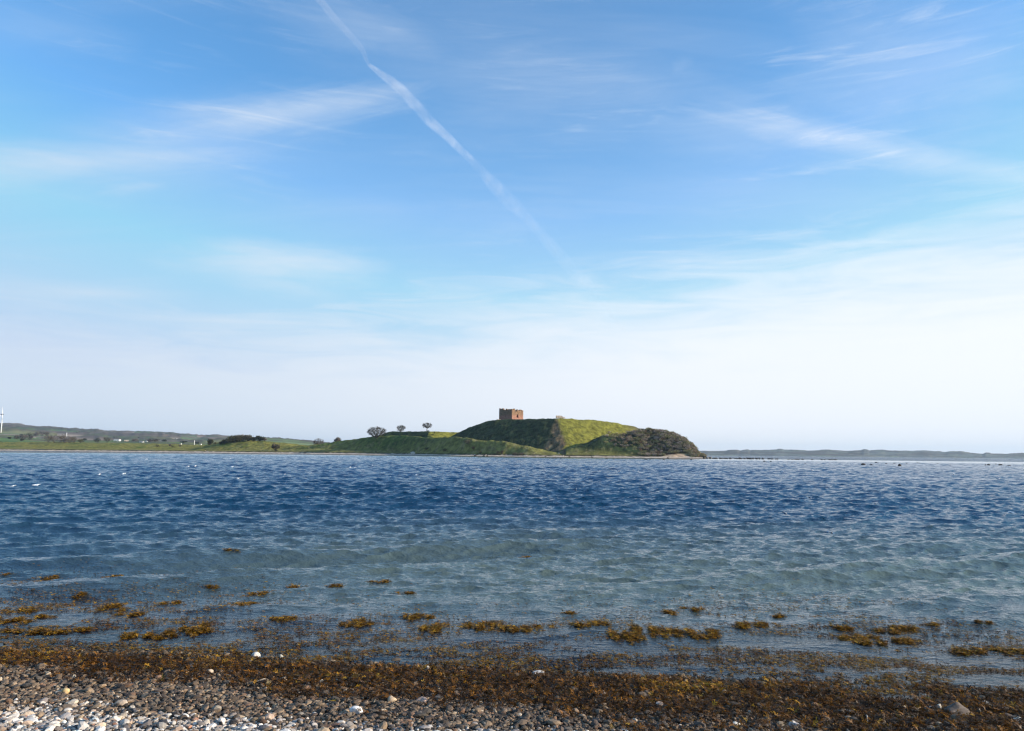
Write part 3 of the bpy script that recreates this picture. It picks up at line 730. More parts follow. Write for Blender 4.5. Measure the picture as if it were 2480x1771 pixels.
def dome_tree(name, u, ybase, Y, H, Wd, label, seed=0, bole=.22, low=.3, limbs=13, twn=650, nleaf=3400, leafsize=.26, leaf=None, bark=(.07, .058, .048), shift=0.0, r0=.36, tw=.03, z=None, flat=1.0):
    rng = np.random.RandomState(seed); p = at(u, ybase, Y); zz = float(land_z(p[0], p[1])) if z is None else z
    root = empty(name, (p[0], p[1], zz - .1)); tag(root, label, 'tree')
    c = np.array([shift * Wd, 0, H * (low + 1) / 2]); ax = np.array([Wd / 2, Wd / 2 * .85, H * (1 - low) / 2])
    fork = np.array([shift * Wd * .2, 0, H * bole]); bend = rng.randn(3) * .1 * H * np.array([.4, .4, 0])
    tb = TB(); tb.tubes([(0, 0, -.3), bend * .5 + fork * .5], [bend * .5 + fork * .5, fork], [r0, r0 * .8], [r0 * .8, r0 * .7], bark, 7)
    cb = TB(); nodes = []
    for i in range(limbs):
        a = i * 2.4 + rng.rand() * .6; e = rng.uniform(-.25, 1.0); ce = math.sqrt(1 - min(.98, abs(e)) ** 2)
        tip = c + ax * np.array([math.cos(a) * ce, math.sin(a) * ce, e]) * rng.uniform(.72, 1.0)
        mid = fork * .5 + tip * .5 + np.array([(tip[0] - fork[0]) * .12, (tip[1] - fork[1]) * .12, -.02 * H]) + rng.randn(3) * .035 * H
        t_ = np.linspace(0, 1, 8)[:, None]; Q = fork * (1 - t_) ** 2 + 2 * mid * t_ * (1 - t_) + tip * t_ ** 2 + rng.randn(8, 3) * .012 * H * t_
        rr = r0 * .5 * (1 - t_[:, 0] * .85); tb.tubes(Q[:4], Q[1:5], rr[:4], rr[1:5], bark, 5); cb.tubes(Q[4:-1], Q[5:], rr[4:-1], rr[5:], bark, 4); nodes.append(Q[2:])
    nodes = np.concatenate(nodes)
    T = rng.randn(twn, 3); T /= np.linalg.norm(T, axis=1, keepdims=True); T = c + T * ax * (rng.uniform(.35, 1.0, (twn, 1)) ** .6) * (1 + .12 * np.sin(T[:, :1] * 9 + seed) * np.cos(T[:, 2:] * 8))
    T = T[T[:, 2] > H * low * .9]
    j = np.argmin(((T[:, None] - nodes[None]) ** 2).sum(-1) + rng.rand(len(T), len(nodes)) * (H * .08) ** 2, axis=1); A = nodes[j]; Mi = (A + T) / 2 + rng.randn(len(T), 3) * .02 * H
    cb.tubes(A, Mi, np.full(len(T), tw * 1.8), np.full(len(T), tw * 1.3), bark, 3); cb.tubes(Mi, T, np.full(len(T), tw * 1.3), np.full(len(T), tw * .6), bark, 3)
    src = np.concatenate([T, T, Mi]); i = rng.randint(0, len(src), nleaf); P = src[i] + rng.randn(nleaf, 3) * .022 * H
    cols = np.array(leaf if leaf else GRY)[rng.randint(0, 3, nleaf)] * rng.uniform(.7, 1.3, (nleaf, 1)); cb.cards(P, rng.uniform(.6, 1.5, nleaf) * leafsize, rng, cols)
    tb.build('trunk', M['twig'], root); cb.build('crown', M['twig'], root); return root
def bush_mesh(rng, Wd, H, n, cols, size, lumps=7, stem=(.07, .055, .045), spread=.24):
    """a shrub as stems plus a ragged shell of small twig and leaf faces"""
    cen = np.clip(rng.randn(lumps, 3), -1.1, 1.1) * np.array([spread * Wd, spread * .85 * Wd, .0]); cen[:, 2] = H * rng.uniform(.3, .62, lumps); cen[0] = (0, 0, H * .5)
    rad = rng.uniform(.22, .38, lumps)
    i = rng.randint(0, lumps, n); d = rng.randn(n, 3); d /= np.linalg.norm(d, axis=1, keepdims=True)
    rr = rng.rand(n, 1) ** .4 * (1 + .25 * rng.randn(n, 1) * .5)
    P = cen[i] + d * rr * rad[i][:, None] * np.array([Wd, Wd * .85, H * 1.05])
    P[:, 2] = np.abs(P[:, 2]); P[:, 2] = np.minimum(P[:, 2], H * 1.08)
    c = np.array(cols)[rng.randint(0, len(cols), n)] * rng.uniform(.65, 1.35, (n, 1))
    tone = rng.uniform(.75, 1.25, lumps)[i][:, None]
    tb = TB(); tb.cards(P, rng.uniform(.6, 1.5, n) * size, rng, c * tone, aspect=.45)
    m = max(10, n // 25); j = rng.randint(0, n, m)
    tb.tubes(np.column_stack([rng.randn(m, 2) * Wd * .05, np.zeros(m)]), P[j], np.full(m, .05), np.full(m, .015), stem, 3)
    return tb
def bush(name, u, ybase, Y, wpx, hpx, cols, label, n=700, group=None, seed=1, cat='bush', size=None, z=None, **kw):
    rng = np.random.RandomState(seed); p = at(u, ybase, Y); zz = float(land_z(p[0], p[1])) if z is None else z
    k = Y / F0; Wd, H = wpx * k, hpx * k
    tb = bush_mesh(rng, Wd, H, n, cols, size or max(.12, .16 * H), **kw)
    o = tb.build(name, M['twig'], None, (p[0], p[1], zz - .05)); tag(o, label, cat, group); return o
# isolated trees on the skyline
dome_tree('tree', 912, 1056.5, 603, 10.2, 17.0, 'largest leafless spreading tree alone on the left grassy rise', seed=21, bole=.1, low=.16, limbs=20, twn=1500, nleaf=5200, leafsize=.26, leaf=GRY2)
dome_tree('tree', 968, 1047, 640, 6.8, 8.6, 'wind bent tree with flat crown beside the dark rampart edge', seed=8, bole=.25, low=.3, limbs=10, twn=520, nleaf=2700, leaf=GRY2, shift=.12, r0=.26)
dome_tree('tree', 1034, 1045, 622, 7.7, 9.0, 'small round headed tree standing alone on the rampart top', seed=33, bole=.34, low=.34, limbs=12, twn=560, nleaf=2500, r0=.4, leaf=GRY2)
dome_tree('tree', 771, 1075.5, 648, 8.6, 10.6, 'fan shaped leafless tree low on the left of the green rise', seed=14, bole=.06, low=.12, limbs=24, twn=900, nleaf=1500, r0=.3, leafsize=.2)
bush('shrub', 771, 1074.5, 646, 15, 9, BROWN, 'dense brown undergrowth at the foot of the fan shaped tree', 600, seed=3)
bush('shrub', 819, 1071, 640, 18, 21, BROWN + GRY, 'upright reddish brown shrub between the fan shaped and the large leafless tree', 1300, seed=5)
dome_tree('tree', 820, 1070.5, 641, 7.6, 5.6, 'thin topped tree growing out of the upright brown shrub', seed=15, bole=.2, low=.3, limbs=9, twn=260, nleaf=900, leaf=BROWN, r0=.16)
bush('shrub', 970, 1048, 632, 22, 6, DRK + OLV, 'low dark shrub under the wind bent tree', 500, seed=6)
bush('shrub', 1037, 1046, 618, 9, 4, DRK, 'tiny dark shrub at the foot of the round headed tree', 260, seed=7)
bush('shrub', 1048, 1057, 600, 7, 5, DRK, 'small dark shrub on the sunlit rampart slope', 260, seed=9)
bush('shrub', 1052, 1052, 604, 3, 6, DRK, 'narrow dark shrub higher on the sunlit rampart slope', 160, seed=10)
# thicket on the left hill
G1 = 'thicket on the left hill'
for i, (u, yb, w, h, c, lb, n) in enumerate([
        (533, 1072, 12, 9, DRK, 'small dark shrub at the left foot of the hilltop thicket', 500), (545, 1069.5, 18, 13, DRK, 'dark low shrub at the left end of the hilltop thicket', 900), (565, 1067, 30, 20, OLV, 'tall olive shrub forming the left peak of the hilltop thicket', 1900),
        (588, 1066.5, 30, 17, OLV + BROWN, 'broad brownish shrub in the middle of the hilltop thicket', 1900), (601, 1066.5, 24, 16, BROWN + OLV, 'brown shrub just right of the middle of the hilltop thicket', 1400), (615, 1068, 22, 10, DRK, 'dark shrub right of the brown ones in the hilltop thicket', 1000),
        (628, 1068, 24, 15, DRK, 'dark green shrub near the right end of the hilltop thicket', 1400), (641, 1068.5, 14, 8, [(.16, .08, .07), (.12, .07, .06)], 'reddish shrub closing the right end of the hilltop thicket', 600)]):
    bush('shrub', u, yb, 690, w, h, c, lb, n, G1, seed=40 + i)
bush('shrub', 509, 1079, 705, 13, 16, DRK + OLV, 'dark shrub with a pointed top left of the hilltop thicket', 900, seed=50)
bush('shrub', 522, 1076, 700, 10, 6, OLV, 'low olive shrub between the pointed shrub and the thicket', 400, seed=51)
bush('shrub', 667, 1084, 640, 19, 17, BROWN + OLV, 'round brown shrub alone above the left beach', 1500, seed=52)
bush('shrub', 669, 1090, 628, 12, 5, DRK, 'flat dark shrub just below the round brown shrub', 500, seed=53)
for i, (u, yb, Y, w, h, c, lb) in enumerate([(656, 1068, 900, 12, 3, DRK, 'small dark shrub right of the thicket on the pale slope'), (678, 1073, 860, 16, 5, DRK + OLV, 'wider dark shrub on the pale slope behind the round shrub'), (705, 1075, 860, 20, 5, BROWN, 'long brown shrub on the pale slope'), (735, 1075, 880, 16, 3, OLV, 'thin olive shrub row end nearest the fan shaped tree'),
        (18, 1068, 985, 12, 6, DRK, 'dark shrub at the far left meadow edge'), (3, 1067, 985, 8, 6, OLV, 'olive shrub at the left picture edge'), (30, 1068, 985, 9, 3, OLV, 'low olive shrub next to the dark one at the far left'),
        (382, 1082, 760, 8, 6, OLV, 'small olive shrub in the left meadow below the white gabled house'), (411, 1081, 760, 9, 8, BROWN, 'brown shrub in the left meadow'), (418, 1084, 750, 9, 4, DRK, 'black looking low shrub in the left meadow'), (436, 1083, 750, 7, 6, BROWN + OLV, 'brownish shrub right of the black looking one'),
        (1033, 1094.5, 545, 13, 7, DRK + OLV, 'small dark shrub at the foot of the green mound left'), (1080, 1095, 525, 20, 9, OLV, 'spreading olive shrub at the foot of the green mound'), (1132, 1094, 512, 26, 12, BROWN + OLV, 'wide brownish shrub below the castle mound left'), (1146, 1096, 505, 14, 10, BROWN, 'brown twiggy shrub just right of the wide brownish one'),
        (1163, 1096, 498, 9, 7, OLV, 'pale olive shrub below the mound'), (1205, 1096, 492, 16, 8, DRK + GRY, 'dark grey shrub with a long shadow below the mound'), (1216, 1097, 490, 6, 10, BROWN, 'thin upright shrub right of the dark grey shrub'), (1247, 1099, 482, 16, 10, BROWN, 'brown twiggy shrub on the shore under the yellowish slope'), (1262, 1100, 480, 20, 9, GRY + BROWN, 'grey brown shrub closest to the shore path'),
        (911, 1093, 575, 6, 4, BROWN, 'tiny brown shrub on the shore meadow'), (950, 1092, 575, 9, 4, OLV, 'low olive shrub on the shore meadow')]):
    bush('shrub', u, yb, Y, w, h, c, lb, 420, None, seed=60 + i)

# trees and woods in the left background
FT = 'trees behind the left meadow'
far_tr = [(40, 1062, 14, 9, DRK + GRY, 'dark tree at the left end of the background tree group'), (50, 1062, 16, 13, DRK + GRY, 'second dark tree of the background group'), (60, 1064, 15, 12, GRY, 'greyish tree in the background group'), (68, 1062, 16, 15, DRK, 'tallest dark tree of the background group'), (75, 1064, 12, 10, GRY, 'grey tree at the right end of the background group'),
          (52, 1067, 10, 6, DRK, 'low dark tree below the background group'), (24, 1062, 7, 3, DRK, 'tiny dark tree on the green background slope'),
          (118, 1070, 22, 17, GRY + BROWN, 'purplish leafless tree at the left end of the bare wood'), (132, 1071, 24, 20, GRY + BROWN, 'broad leafless tree in the bare wood'), (146, 1071, 24, 19, BROWN, 'brown leafless tree in the bare wood'), (158, 1071, 18, 13, GRY, 'small leafless tree in front of the thin white tower'), (168, 1071, 24, 16, GRY + BROWN, 'rounded leafless tree right of the thin white tower'), (180, 1070, 20, 14, DRK + GRY, 'dark leafless tree sloping down to the right'), (194, 1071, 16, 8, OLV, 'olive tree at the right end of the bare wood'),
          (100, 1056, 16, 12, GRY, 'grey tree in the upper bare wood'), (86, 1056, 14, 12, GRY, 'thin grey tree behind the dark group'), (113, 1057, 16, 12, BROWN, 'light brown tree in the upper bare wood'),
          (237, 1070.5, 17, 10, OLV + DRK, 'round dark green tree by the meadow, left one of two'), (259, 1070.5, 18, 13, OLV + DRK, 'taller dark green tree by the meadow, right one of two'), (275, 1064, 8, 6, DRK, 'black green tree behind the long white house'), (283, 1063, 7, 5, DRK, 'small black green tree above the long white house'),
          (206, 1066, 10, 4, DRK, 'low dark tree left of the small white cottage'), (325, 1068, 16, 5, GRY, 'grey tree row piece between the houses'), (336, 1064, 7, 5, DRK, 'dark round tree above the white shed'), (363, 1070, 14, 8, GRY, 'grey tree between the shed and the gabled house'), (376, 1070, 14, 7, GRY + DRK, 'dark grey tree left of the gabled house'), (398, 1069, 12, 5, DRK, 'dark tree right of the gabled house'),
          (444, 1072, 18, 4, DRK, 'long dark tree row above the small white cabin'), (476, 1074, 12, 4, DRK, 'dark tree row right of the white mast'), (200, 1049, 34, 3, DRK, 'dark spinney strip on the far slope')]
for i, (u, yb, w, h, c, lb) in enumerate(far_tr):
    p = hit(u, yb + 1)
    if p is None: p = at(u, yb + 1, 1300)
    bush('far_tree', u, yb + 1, p[1], w * 1.3, h * 1.15 + 1.5, c, lb, 600, FT, seed=90 + i, cat='tree', size=1.1 * p[1] / 1200, z=p[2], lumps=5, spread=.16)
p = at(497, 1059, 3560); tree('tree', 497, 1059, 3560, 13, 16, 'lone feathery tree sticking up above the far skyline', seed=4, levels=4, trunk=.2, r0=.6, twigr=.3, z=p[2] - 3, leaf=GRY, nleaf=300, leafsize=2)

# scrub covering the right headland
def build_scrub():
    rng = np.random.RandomState(77); tb = TB()
    n = 0
    while n < 1250:
        u = rng.uniform(1462, 1714); Y = rng.uniform(456, np.interp(u, [1570, 1712], [535, 492])); s_ = (u - W0 / 2) / F0; X = s_ * Y
        z = float(land_z(X, Y)); e = Y - float(shoreY(s_))
        if z < .9 or e < np.interp(u, [1640, 1690], [13, 8]): continue
        if u < 1545 and rng.rand() > sstep(u, 1455, 1560) * .9: continue
        if u < 1550 and z < 7: continue
        if abs(X - CLIFF[0]) < 8 and e < 20: continue
        hh = rng.uniform(1.3, 2.7) * np.interp(u, [1670, 1705], [1, .75]); ww = hh * rng.uniform(1.1, 1.9)
        lt = lambda q: [tuple(2.8 * c_ for c_ in w_) for w_ in q]
        pal = [lt(BROWN), lt(OLV), lt(GRY), lt(OLV), [(.24, .15, .1), (.2, .14, .09)], OLV][rng.choice(6, p=[.3, .28, .14, .1, .12, .06])]
        b = bush_mesh(rng, ww, hh, 150, pal, .42, lumps=4)
        off = np.array([X, Y, z - .1])
        for v, f, c in zip(b.V, b.F, b.C):
            tb.V.append(v + off); tb.F.append(f + tb.n)  # each list entry keeps its own local base
            tb.C.append(c)
        tb.n += b.n; n += 1
    o = tb.build('scrub', M['twig']); tag(o, 'dense leafless brown and olive scrub covering the right end of the headland', 'scrub', kind='stuff')
build_scrub()
for i, (u, yb, w, h, c, lb) in enumerate([(1572, 1041, 16, 9, DRK, 'dark round bush topping the scrub hill'), (1593, 1043, 22, 7, DRK + OLV, 'wide dark bush right of the round one on the scrub hilltop'), (1561, 1041, 7, 5, DRK, 'small dark bush left of the round one on the scrub hilltop'),
                                          (1530, 1039, 7, 4, DRK, 'tiny dark bush on the green slope beside the scrub'), (1513, 1049, 9, 5, DRK, 'dark bush where the green slope meets the scrub'), (1681, 1078, 9, 9, GRY, 'thin pale bush sticking out of the scrub near the point')]):
    bush('shrub', u, yb, 505 if u < 1650 else 488, w, h, c, lb, 700, None, seed=130 + i)

# ------------------------------------------------------------------ castle ruin
def slab(name, mask, cell, thick, mat, parent, origin, ux, rng, top=None, jit=.12, col=None):
    """wall built from a cell mask [col, row]; ux = unit direction along the wall in plan, thickness to its left"""
    nc, nr = mask.shape; ux = np.array(ux); nx = np.array([-ux[1], ux[0]])
    vid = {}; V = []; F = []
    def vtx(i, j, k):
        key = (i, j, k)
        if key not in vid:
            jx, jz, jn = (rng.randn(3) * jit * cell)
            batter = j * cell * -.02
            a = i * cell + (jx if 0 < i < nc else 0); zz = j * cell + (jz if j > 0 else 0)
            if top is not None and j > 0: zz = min(zz, top(i / nc) + jz * .5)
            tn = (thick if k else batter * -1) + jn * .6
            p = np.array([origin[0] + ux[0] * a + nx[0] * tn, origin[1] + ux[1] * a + nx[1] * tn, origin[2] + zz])
            vid[key] = len(V); V.append(p)
        return vid[key]
    m = lambda i, j: 0 <= i < nc and 0 <= j < nr and mask[i, j]
    for i in range(nc):
        for j in range(nr):
            if not mask[i, j]: continue
            F.append((vtx(i, j, 0), vtx(i + 1, j, 0), vtx(i + 1, j + 1, 0), vtx(i, j + 1, 0)))
            F.append((vtx(i + 1, j, 1), vtx(i, j, 1), vtx(i, j + 1, 1), vtx(i + 1, j + 1, 1)))
            if not m(i - 1, j): F.append((vtx(i, j, 1), vtx(i, j, 0), vtx(i, j + 1, 0), vtx(i, j + 1, 1)))
            if not m(i + 1, j): F.append((vtx(i + 1, j, 0), vtx(i + 1, j, 1), vtx(i + 1, j + 1, 1), vtx(i + 1, j + 1, 0)))
            if not m(i, j + 1): F.append((vtx(i, j + 1, 0), vtx(i + 1, j + 1, 0), vtx(i + 1, j + 1, 1), vtx(i, j + 1, 1)))
            if not m(i, j - 1): F.append((vtx(i, j, 1), vtx(i + 1, j, 1), vtx(i + 1, j, 0), vtx(i, j, 0)))
    o = np_mesh(name, np.array(V), np.array(F), mat, False, None, parent)
    return o
def castle():
    rng = np.random.RandomState(12)
    Y0 = 569.0; k = Y0 / F0
    c = at(1240, 1017, Y0); zb = float(land_z(c[0], c[1])) - .6
    root = empty('castle_tower', (c[0], c[1], zb)); tag(root, 'square roofless brick tower ruin on the left end of the grassy castle mound', 'tower')
    dl = np.array([-math.sin(R(49)), math.cos(R(49))]); dr = np.array([math.cos(R(49)), math.sin(R(49))])
    S = 13.4; cell = .42; n = int(S / cell); hh = at(1240, 988.5, Y0)[2] - zb; nr = int(hh / cell) + 1
    def base_mask(topf):
        m = np.zeros((n, nr), bool)
        for i in range(n):
            t_ = (i + .5) / n; m[i, :int(topf(t_) / cell)] = True
        return m
    def carve(m, t0, t1, z0, z1, tri=False):
        for i in range(n):
            for j in range(nr):
                t_ = (i + .5) / n; z = (j + .5) * cell
                if z0 <= z <= z1:
                    a, b = t0, t1
                    if tri: f = (z - z0) / (z1 - z0); a = t0 + (t1 - t0) * .5 * f ** 1.5; b = t1 - (t1 - t0) * .5 * f ** 1.5
                    if a <= t_ <= b: m[i, j] = False
    jag = lambda s_: (lambda t_: hh - .45 + .6 * math.sin(t_ * 17 + s_) * math.sin(t_ * 7 + s_ * 2))
    # near-left wall, from its far left end to the near corner (outer face towards the viewer)
    m1 = base_mask(lambda t_: jag(1)(t_) - (0.5 if t_ > .62 else 0) + (.35 if t_ < .35 else 0))
    carve(m1, .44, .53, hh - 1.9, hh + 1); carve(m1, .47, .53, hh * .38, hh * .62)
    p_left = dl * S
    slab('wall', m1, cell, 1.7, M['brick'], root, (p_left[0], p_left[1], 0), -dl, rng)
    m2 = base_mask(lambda t_: jag(3)(t_) + .1 - t_ * .8 - (.45 if t_ > .85 else 0))
    carve(m2, .30, .44, hh - 2.2, hh + 1); carve(m2, .41, .60, hh * .34, hh * .60, True)
    slab('wall', m2, cell, 1.7, M['brick'], root, (0, 0, 0), dr, rng)
    m3 = base_mask(lambda t_: hh - 1.2 + .5 * math.sin(t_ * 13)); carve(m3, .4, .56, hh - 3.4, hh + 1)
    q = dr * S; slab('wall', m3, cell, 1.7, M['brick'], root, (q[0], q[1], 0), dl, rng)
    m4 = base_mask(lambda t_: hh - 1.0 + .5 * math.sin(t_ * 15 + 2)); q2 = dr * S + dl * S
    slab('wall', m4, cell, 1.7, M['brick'], root, (q2[0], q2[1], 0), -dr, rng)
    # low remains
    def low_wall(name, u, y, Y, length, height, ang, label, mat, stepf):
        p = at(u, y, Y); z = float(land_z(p[0], p[1])) - (.4 if u < 1300 else -.35)
        nn = max(3, int(length / .5)); nh = max(2, int((height + .4) / .4)); mk = np.zeros((nn, nh), bool)
        for i in range(nn): mk[i, :max(1, int(nh * stepf((i + .5) / nn)))] = True
        d = np.array([math.cos(R(ang)), math.sin(R(ang))])
        o = slab(name, mk, .45, 1.2, mat, None, (0, 0, 0), d, rng, jit=.2); o.location = (p[0], p[1], z); tag(o, label, 'ruined wall'); return o
    low_wall('ruined_wall', 1347, 1018, 531, 7.6, 2.0, 8, 'pale low masonry remnant on the near corner of the castle mound', M['pale_stone'], lambda t_: .95 if t_ < .45 else 1.0 - (t_ - .45) * 1.3)
    low_wall('ruined_wall', 1200, 1017.5, 563, 6.0, 1.4, 10, 'pale pink rubble heap at the left foot of the tower', M['pale_stone'], lambda t_: .3 + .7 * math.sin(t_ * 3.1))
    low_wall('ruined_wall', 1131, 1034, 577, 3.2, 2.2, 0, 'dark square wall stump on the left shoulder of the castle mound', M['brick'], lambda t_: 1 if t_ < .7 else .8)
    low_wall('ruined_wall', 1121, 1045, 580, 2.6, 1.4, 0, 'lower dark wall stump at the left foot of the castle mound', M['brick'], lambda t_: 1)
castle()

# ------------------------------------------------------------------ boulders
ROCK_DARK = (.045, .036, .03); ROCK_GREY = (.22, .19, .17); ROCK_PALE = (.46, .41, .34); ROCK_BROWN = (.2, .14, .1)
def rock(name, p, sx, sy, sz, col, label, cat, seed, group=None, base=ICO2, mat='boulder', point=0.0, sink=.3, rot=None):
    rng = np.random.RandomState(seed)
    V, F = base; pr, _ = proto_stones(rng, 1, base); P = pr[0]
    P = P / np.abs(P).max(0)
    if point: P[:, 2] = np.where(P[:, 2] > 0, P[:, 2] * (1 + point * np.exp(-((P[:, 0] - .15) ** 2 + P[:, 1] ** 2) * 5)), P[:, 2]); P[:, 2] /= P[:, 2].max()
    P = P * np.array([sx, sy, sz]); a = rng.rand() * .8 - .4 if rot is None else rot
    P = np.column_stack([P[:, 0] * math.cos(a) - P[:, 1] * math.sin(a), P[:, 0] * math.sin(a) + P[:, 1] * math.cos(a), P[:, 2] + sz * (1 - sink) - sz * .35])
    C = np.tile(np.array(col), (len(P), 1)) * rng.uniform(.85, 1.15, (len(P), 1))
    o = np_mesh(name, P, F, M[mat], True, C, None, p); tag(o, label, cat, group); return o
# rocks in the water off the point: (u, y, width px, height px, label)
OFF = [(1989, 1122.5, 0, 0, None), (2091, 1127, 11, 4.5, 'largest dark rock awash off the point'), (2110, 1127, 8, 3.2, 'dark rock awash right beside the largest one'), (2179, 1129, 8.5, 4.5, 'pointed dark rock nearest the viewer off the point'),
       (2122, 1121.5, 6, 2.2, 'flat dark rock behind the pair of large rocks'), (2147, 1123.5, 6, 1.5, 'thin flat rock left of the pointed rock'), (2166, 1123, 6, 1.3, 'very flat rock straight behind the pointed rock'), (2196, 1123.5, 4, 1.3, 'tiny rock right of the pointed rock'), (2222, 1122, 4, 1.5, 'small rock, left one of a close pair'), (2228, 1123, 4, 1.6, 'small rock, right one of a close pair'),
       (2271, 1123, 5, 1.4, 'lone small rock half way to the right picture edge'), (2301, 1127.5, 4, 1.4, 'tiny rock standing alone in the ruffled water'), (2387, 1127.5, 5, 2.5, 'small dark rock left of the right hand trio'), (2395, 1127.5, 8, 3.2, 'broad dark rock of the right hand trio'), (2412, 1125, 5, 1.6, 'little rock behind the right hand trio'), (2423, 1127.5, 10, 3, 'wide dark rock of the right hand trio'), (2443, 1128, 9, 1.4, 'flat reef of rock right of the trio'),
       (1851, 1118.5, 6, 2.5, 'dark rock just off the boulder spit'), (1857, 1120, 4, 1.2, 'tiny rock below the one just off the spit'), (1867, 1119, 6, 2, 'second dark rock just off the spit'), (1801, 1118.5, 3.5, 1.3, 'small speck of rock under the middle of the spit'), (1788, 1119, 3, 1.2, 'smallest speck of rock under the spit'), (1918, 1121, 6, 1.4, 'flat rock under the outer part of the spit'), (1951, 1124, 7, 1.7, 'flat dark rock off the outer end of the spit'), (1736, 1117.5, 3.5, 1.2, 'tiny rock close to the root of the spit'),
       (1469, 1112.5, 8, 1.8, 'flat wet rock off the beach below the shaded slope'), (1487, 1113, 6, 1.8, 'second flat wet rock off the beach below the shaded slope'), (1564, 1113.5, 8, 1.8, 'dark rock in the water left of the sandy cliff'), (1574, 1114.5, 4, 1.2, 'small rock beside the one left of the sandy cliff'), (1608, 1114.5, 6, 1.8, 'dark rock in the water below the sandy cliff'), (1674, 1114, 6, 2.5, 'dark rock in the water right of the sandy cliff'),
       (1340, 1111, 9, 2.2, 'dark rock at the water edge below the castle corner'), (1347, 1111.5, 5, 1.3, 'small rock beside the one below the castle corner'), (1359, 1111, 6, 1.3, 'small dark rock right of the castle corner rocks')]
for i, (u, y, w, h, lb) in enumerate(OFF):
    if not lb: continue
    p = on_level(u, y, 0.0)
    k = p[1] / F0
    rock('rock', (p[0], p[1], 0), w * k * .5, w * k * .38, h * k * .75, ROCK_DARK, lb, 'rock', 200 + i, 'rocks awash off the shore', sink=.15)
# the spit: a row of dark boulders running out from the point
rs_ = np.random.RandomState(9); spit = []
for i in range(46):
    u = 1697 + (i / 45.0) ** 1.15 * 322 + rs_.randn() * 2.0
    big = 1.5 if (1762 < u < 1775 or 1790 < u < 1845 or u < 1725) else 1.0
    if 1845 < u < 1850 or 1890 < u < 1903 or 1942 < u < 1955 or 1970 < u < 1982: continue
    spit.append((u, rs_.uniform(4, 9) * (1 if u < 1900 else 1.1), rs_.uniform(1.7, 3.0) * big * (1 if u < 1900 else .7)))
nm = ['squat', 'rounded', 'flat', 'lumpy', 'low', 'blocky']
for i, (u, w, h) in enumerate(spit):
    Y = 452 - (u - 1700) * .06 + rs_.uniform(-4, 4); X = (u - W0 / 2) / F0 * Y; k = Y / F0
    pale = u < 1722 and i % 3 == 0
    if pale: lb = f'pale grey boulder among dark ones at the root of the spit, number {len([1])}' ; lb = 'pale grey boulder among the dark ones at the landward root of the spit'
    else: lb = 'dark wet boulder in the continuous row forming the spit off the point'
    rock('boulder', (X, Y, .1), w * k * .55, w * k * .5, h * k * .7, ROCK_GREY if pale else ROCK_DARK, lb, 'boulder', 300 + i, 'boulders forming the spit' if not pale else 'pale boulders at the root of the spit', sink=.2)
# boulders on the far beach
for i, (u, y, w, h, c, lb) in enumerate([(1003, 1103.5, 12, 8.5, ROCK_PALE, 'big rounded boulder with one sunlit side on the far beach'), (1154, 1107, 8, 3.5, ROCK_DARK, 'dark boulder on the far beach, left of a group of three'), (1174, 1107.5, 7, 2.8, ROCK_DARK, 'flat dark boulder in the middle of three on the far beach'), (1182.5, 1107, 5, 4.5, ROCK_DARK, 'upright dark boulder, right of three on the far beach'),
        (1179, 1106.5, 3, 3.5, ROCK_PALE, 'small white boulder wedged between two dark ones'), (1364, 1105.5, 5, 2.6, ROCK_PALE, 'pale boulder on the beach below the castle corner'), (1355, 1100, 2.4, 4.5, ROCK_PALE, 'narrow pale upright stone at the edge of the grass'), (1380, 1109.5, 6, 2, ROCK_DARK, 'dark boulder on the beach right of the castle corner'),
        (1435, 1106.5, 6, 2, ROCK_DARK, 'dark boulder on the beach under the shaded slope'), (1487, 1105.5, 3, 3, ROCK_PALE, 'bright pale boulder under the shaded slope'), (1617, 1110.5, 6, 2.4, ROCK_DARK, 'dark boulder in front of the sandy cliff'), (1712, 1110, 8, 5, ROCK_GREY, 'large grey boulder at the very point'), (1719, 1111, 7, 5.5, ROCK_GREY, 'tall grey boulder beside the point'), (1703, 1109.5, 6, 4, ROCK_DARK, 'dark boulder under the last scrub of the point'),
        (745, 1101.5, 5, 1.5, ROCK_BROWN, 'small brown boulder on the left beach'), (686, 1101, 3, 1.4, ROCK_DARK, 'tiny dark boulder on the left beach'), (1323, 1110, 6, 1.6, ROCK_DARK, 'flat dark boulder at the water edge below the shore path')]):
    sY = float(shoreY((u - W0 / 2) / F0)); Y = sY + (8 if y < 1106 or c is ROCK_PALE else 2.5)
    if u == 1355: Y = sY + 19
    if u == 1003: Y = sY + 7
    X = (u - W0 / 2) / F0 * Y; k = Y / F0; z = float(land_z(X, Y)) if u < 1700 else .2
    rock('boulder', (X, Y, z), w * k * .5, w * k * .45, h * k * .62, c, lb, 'boulder', 360 + i, None, sink=.3)

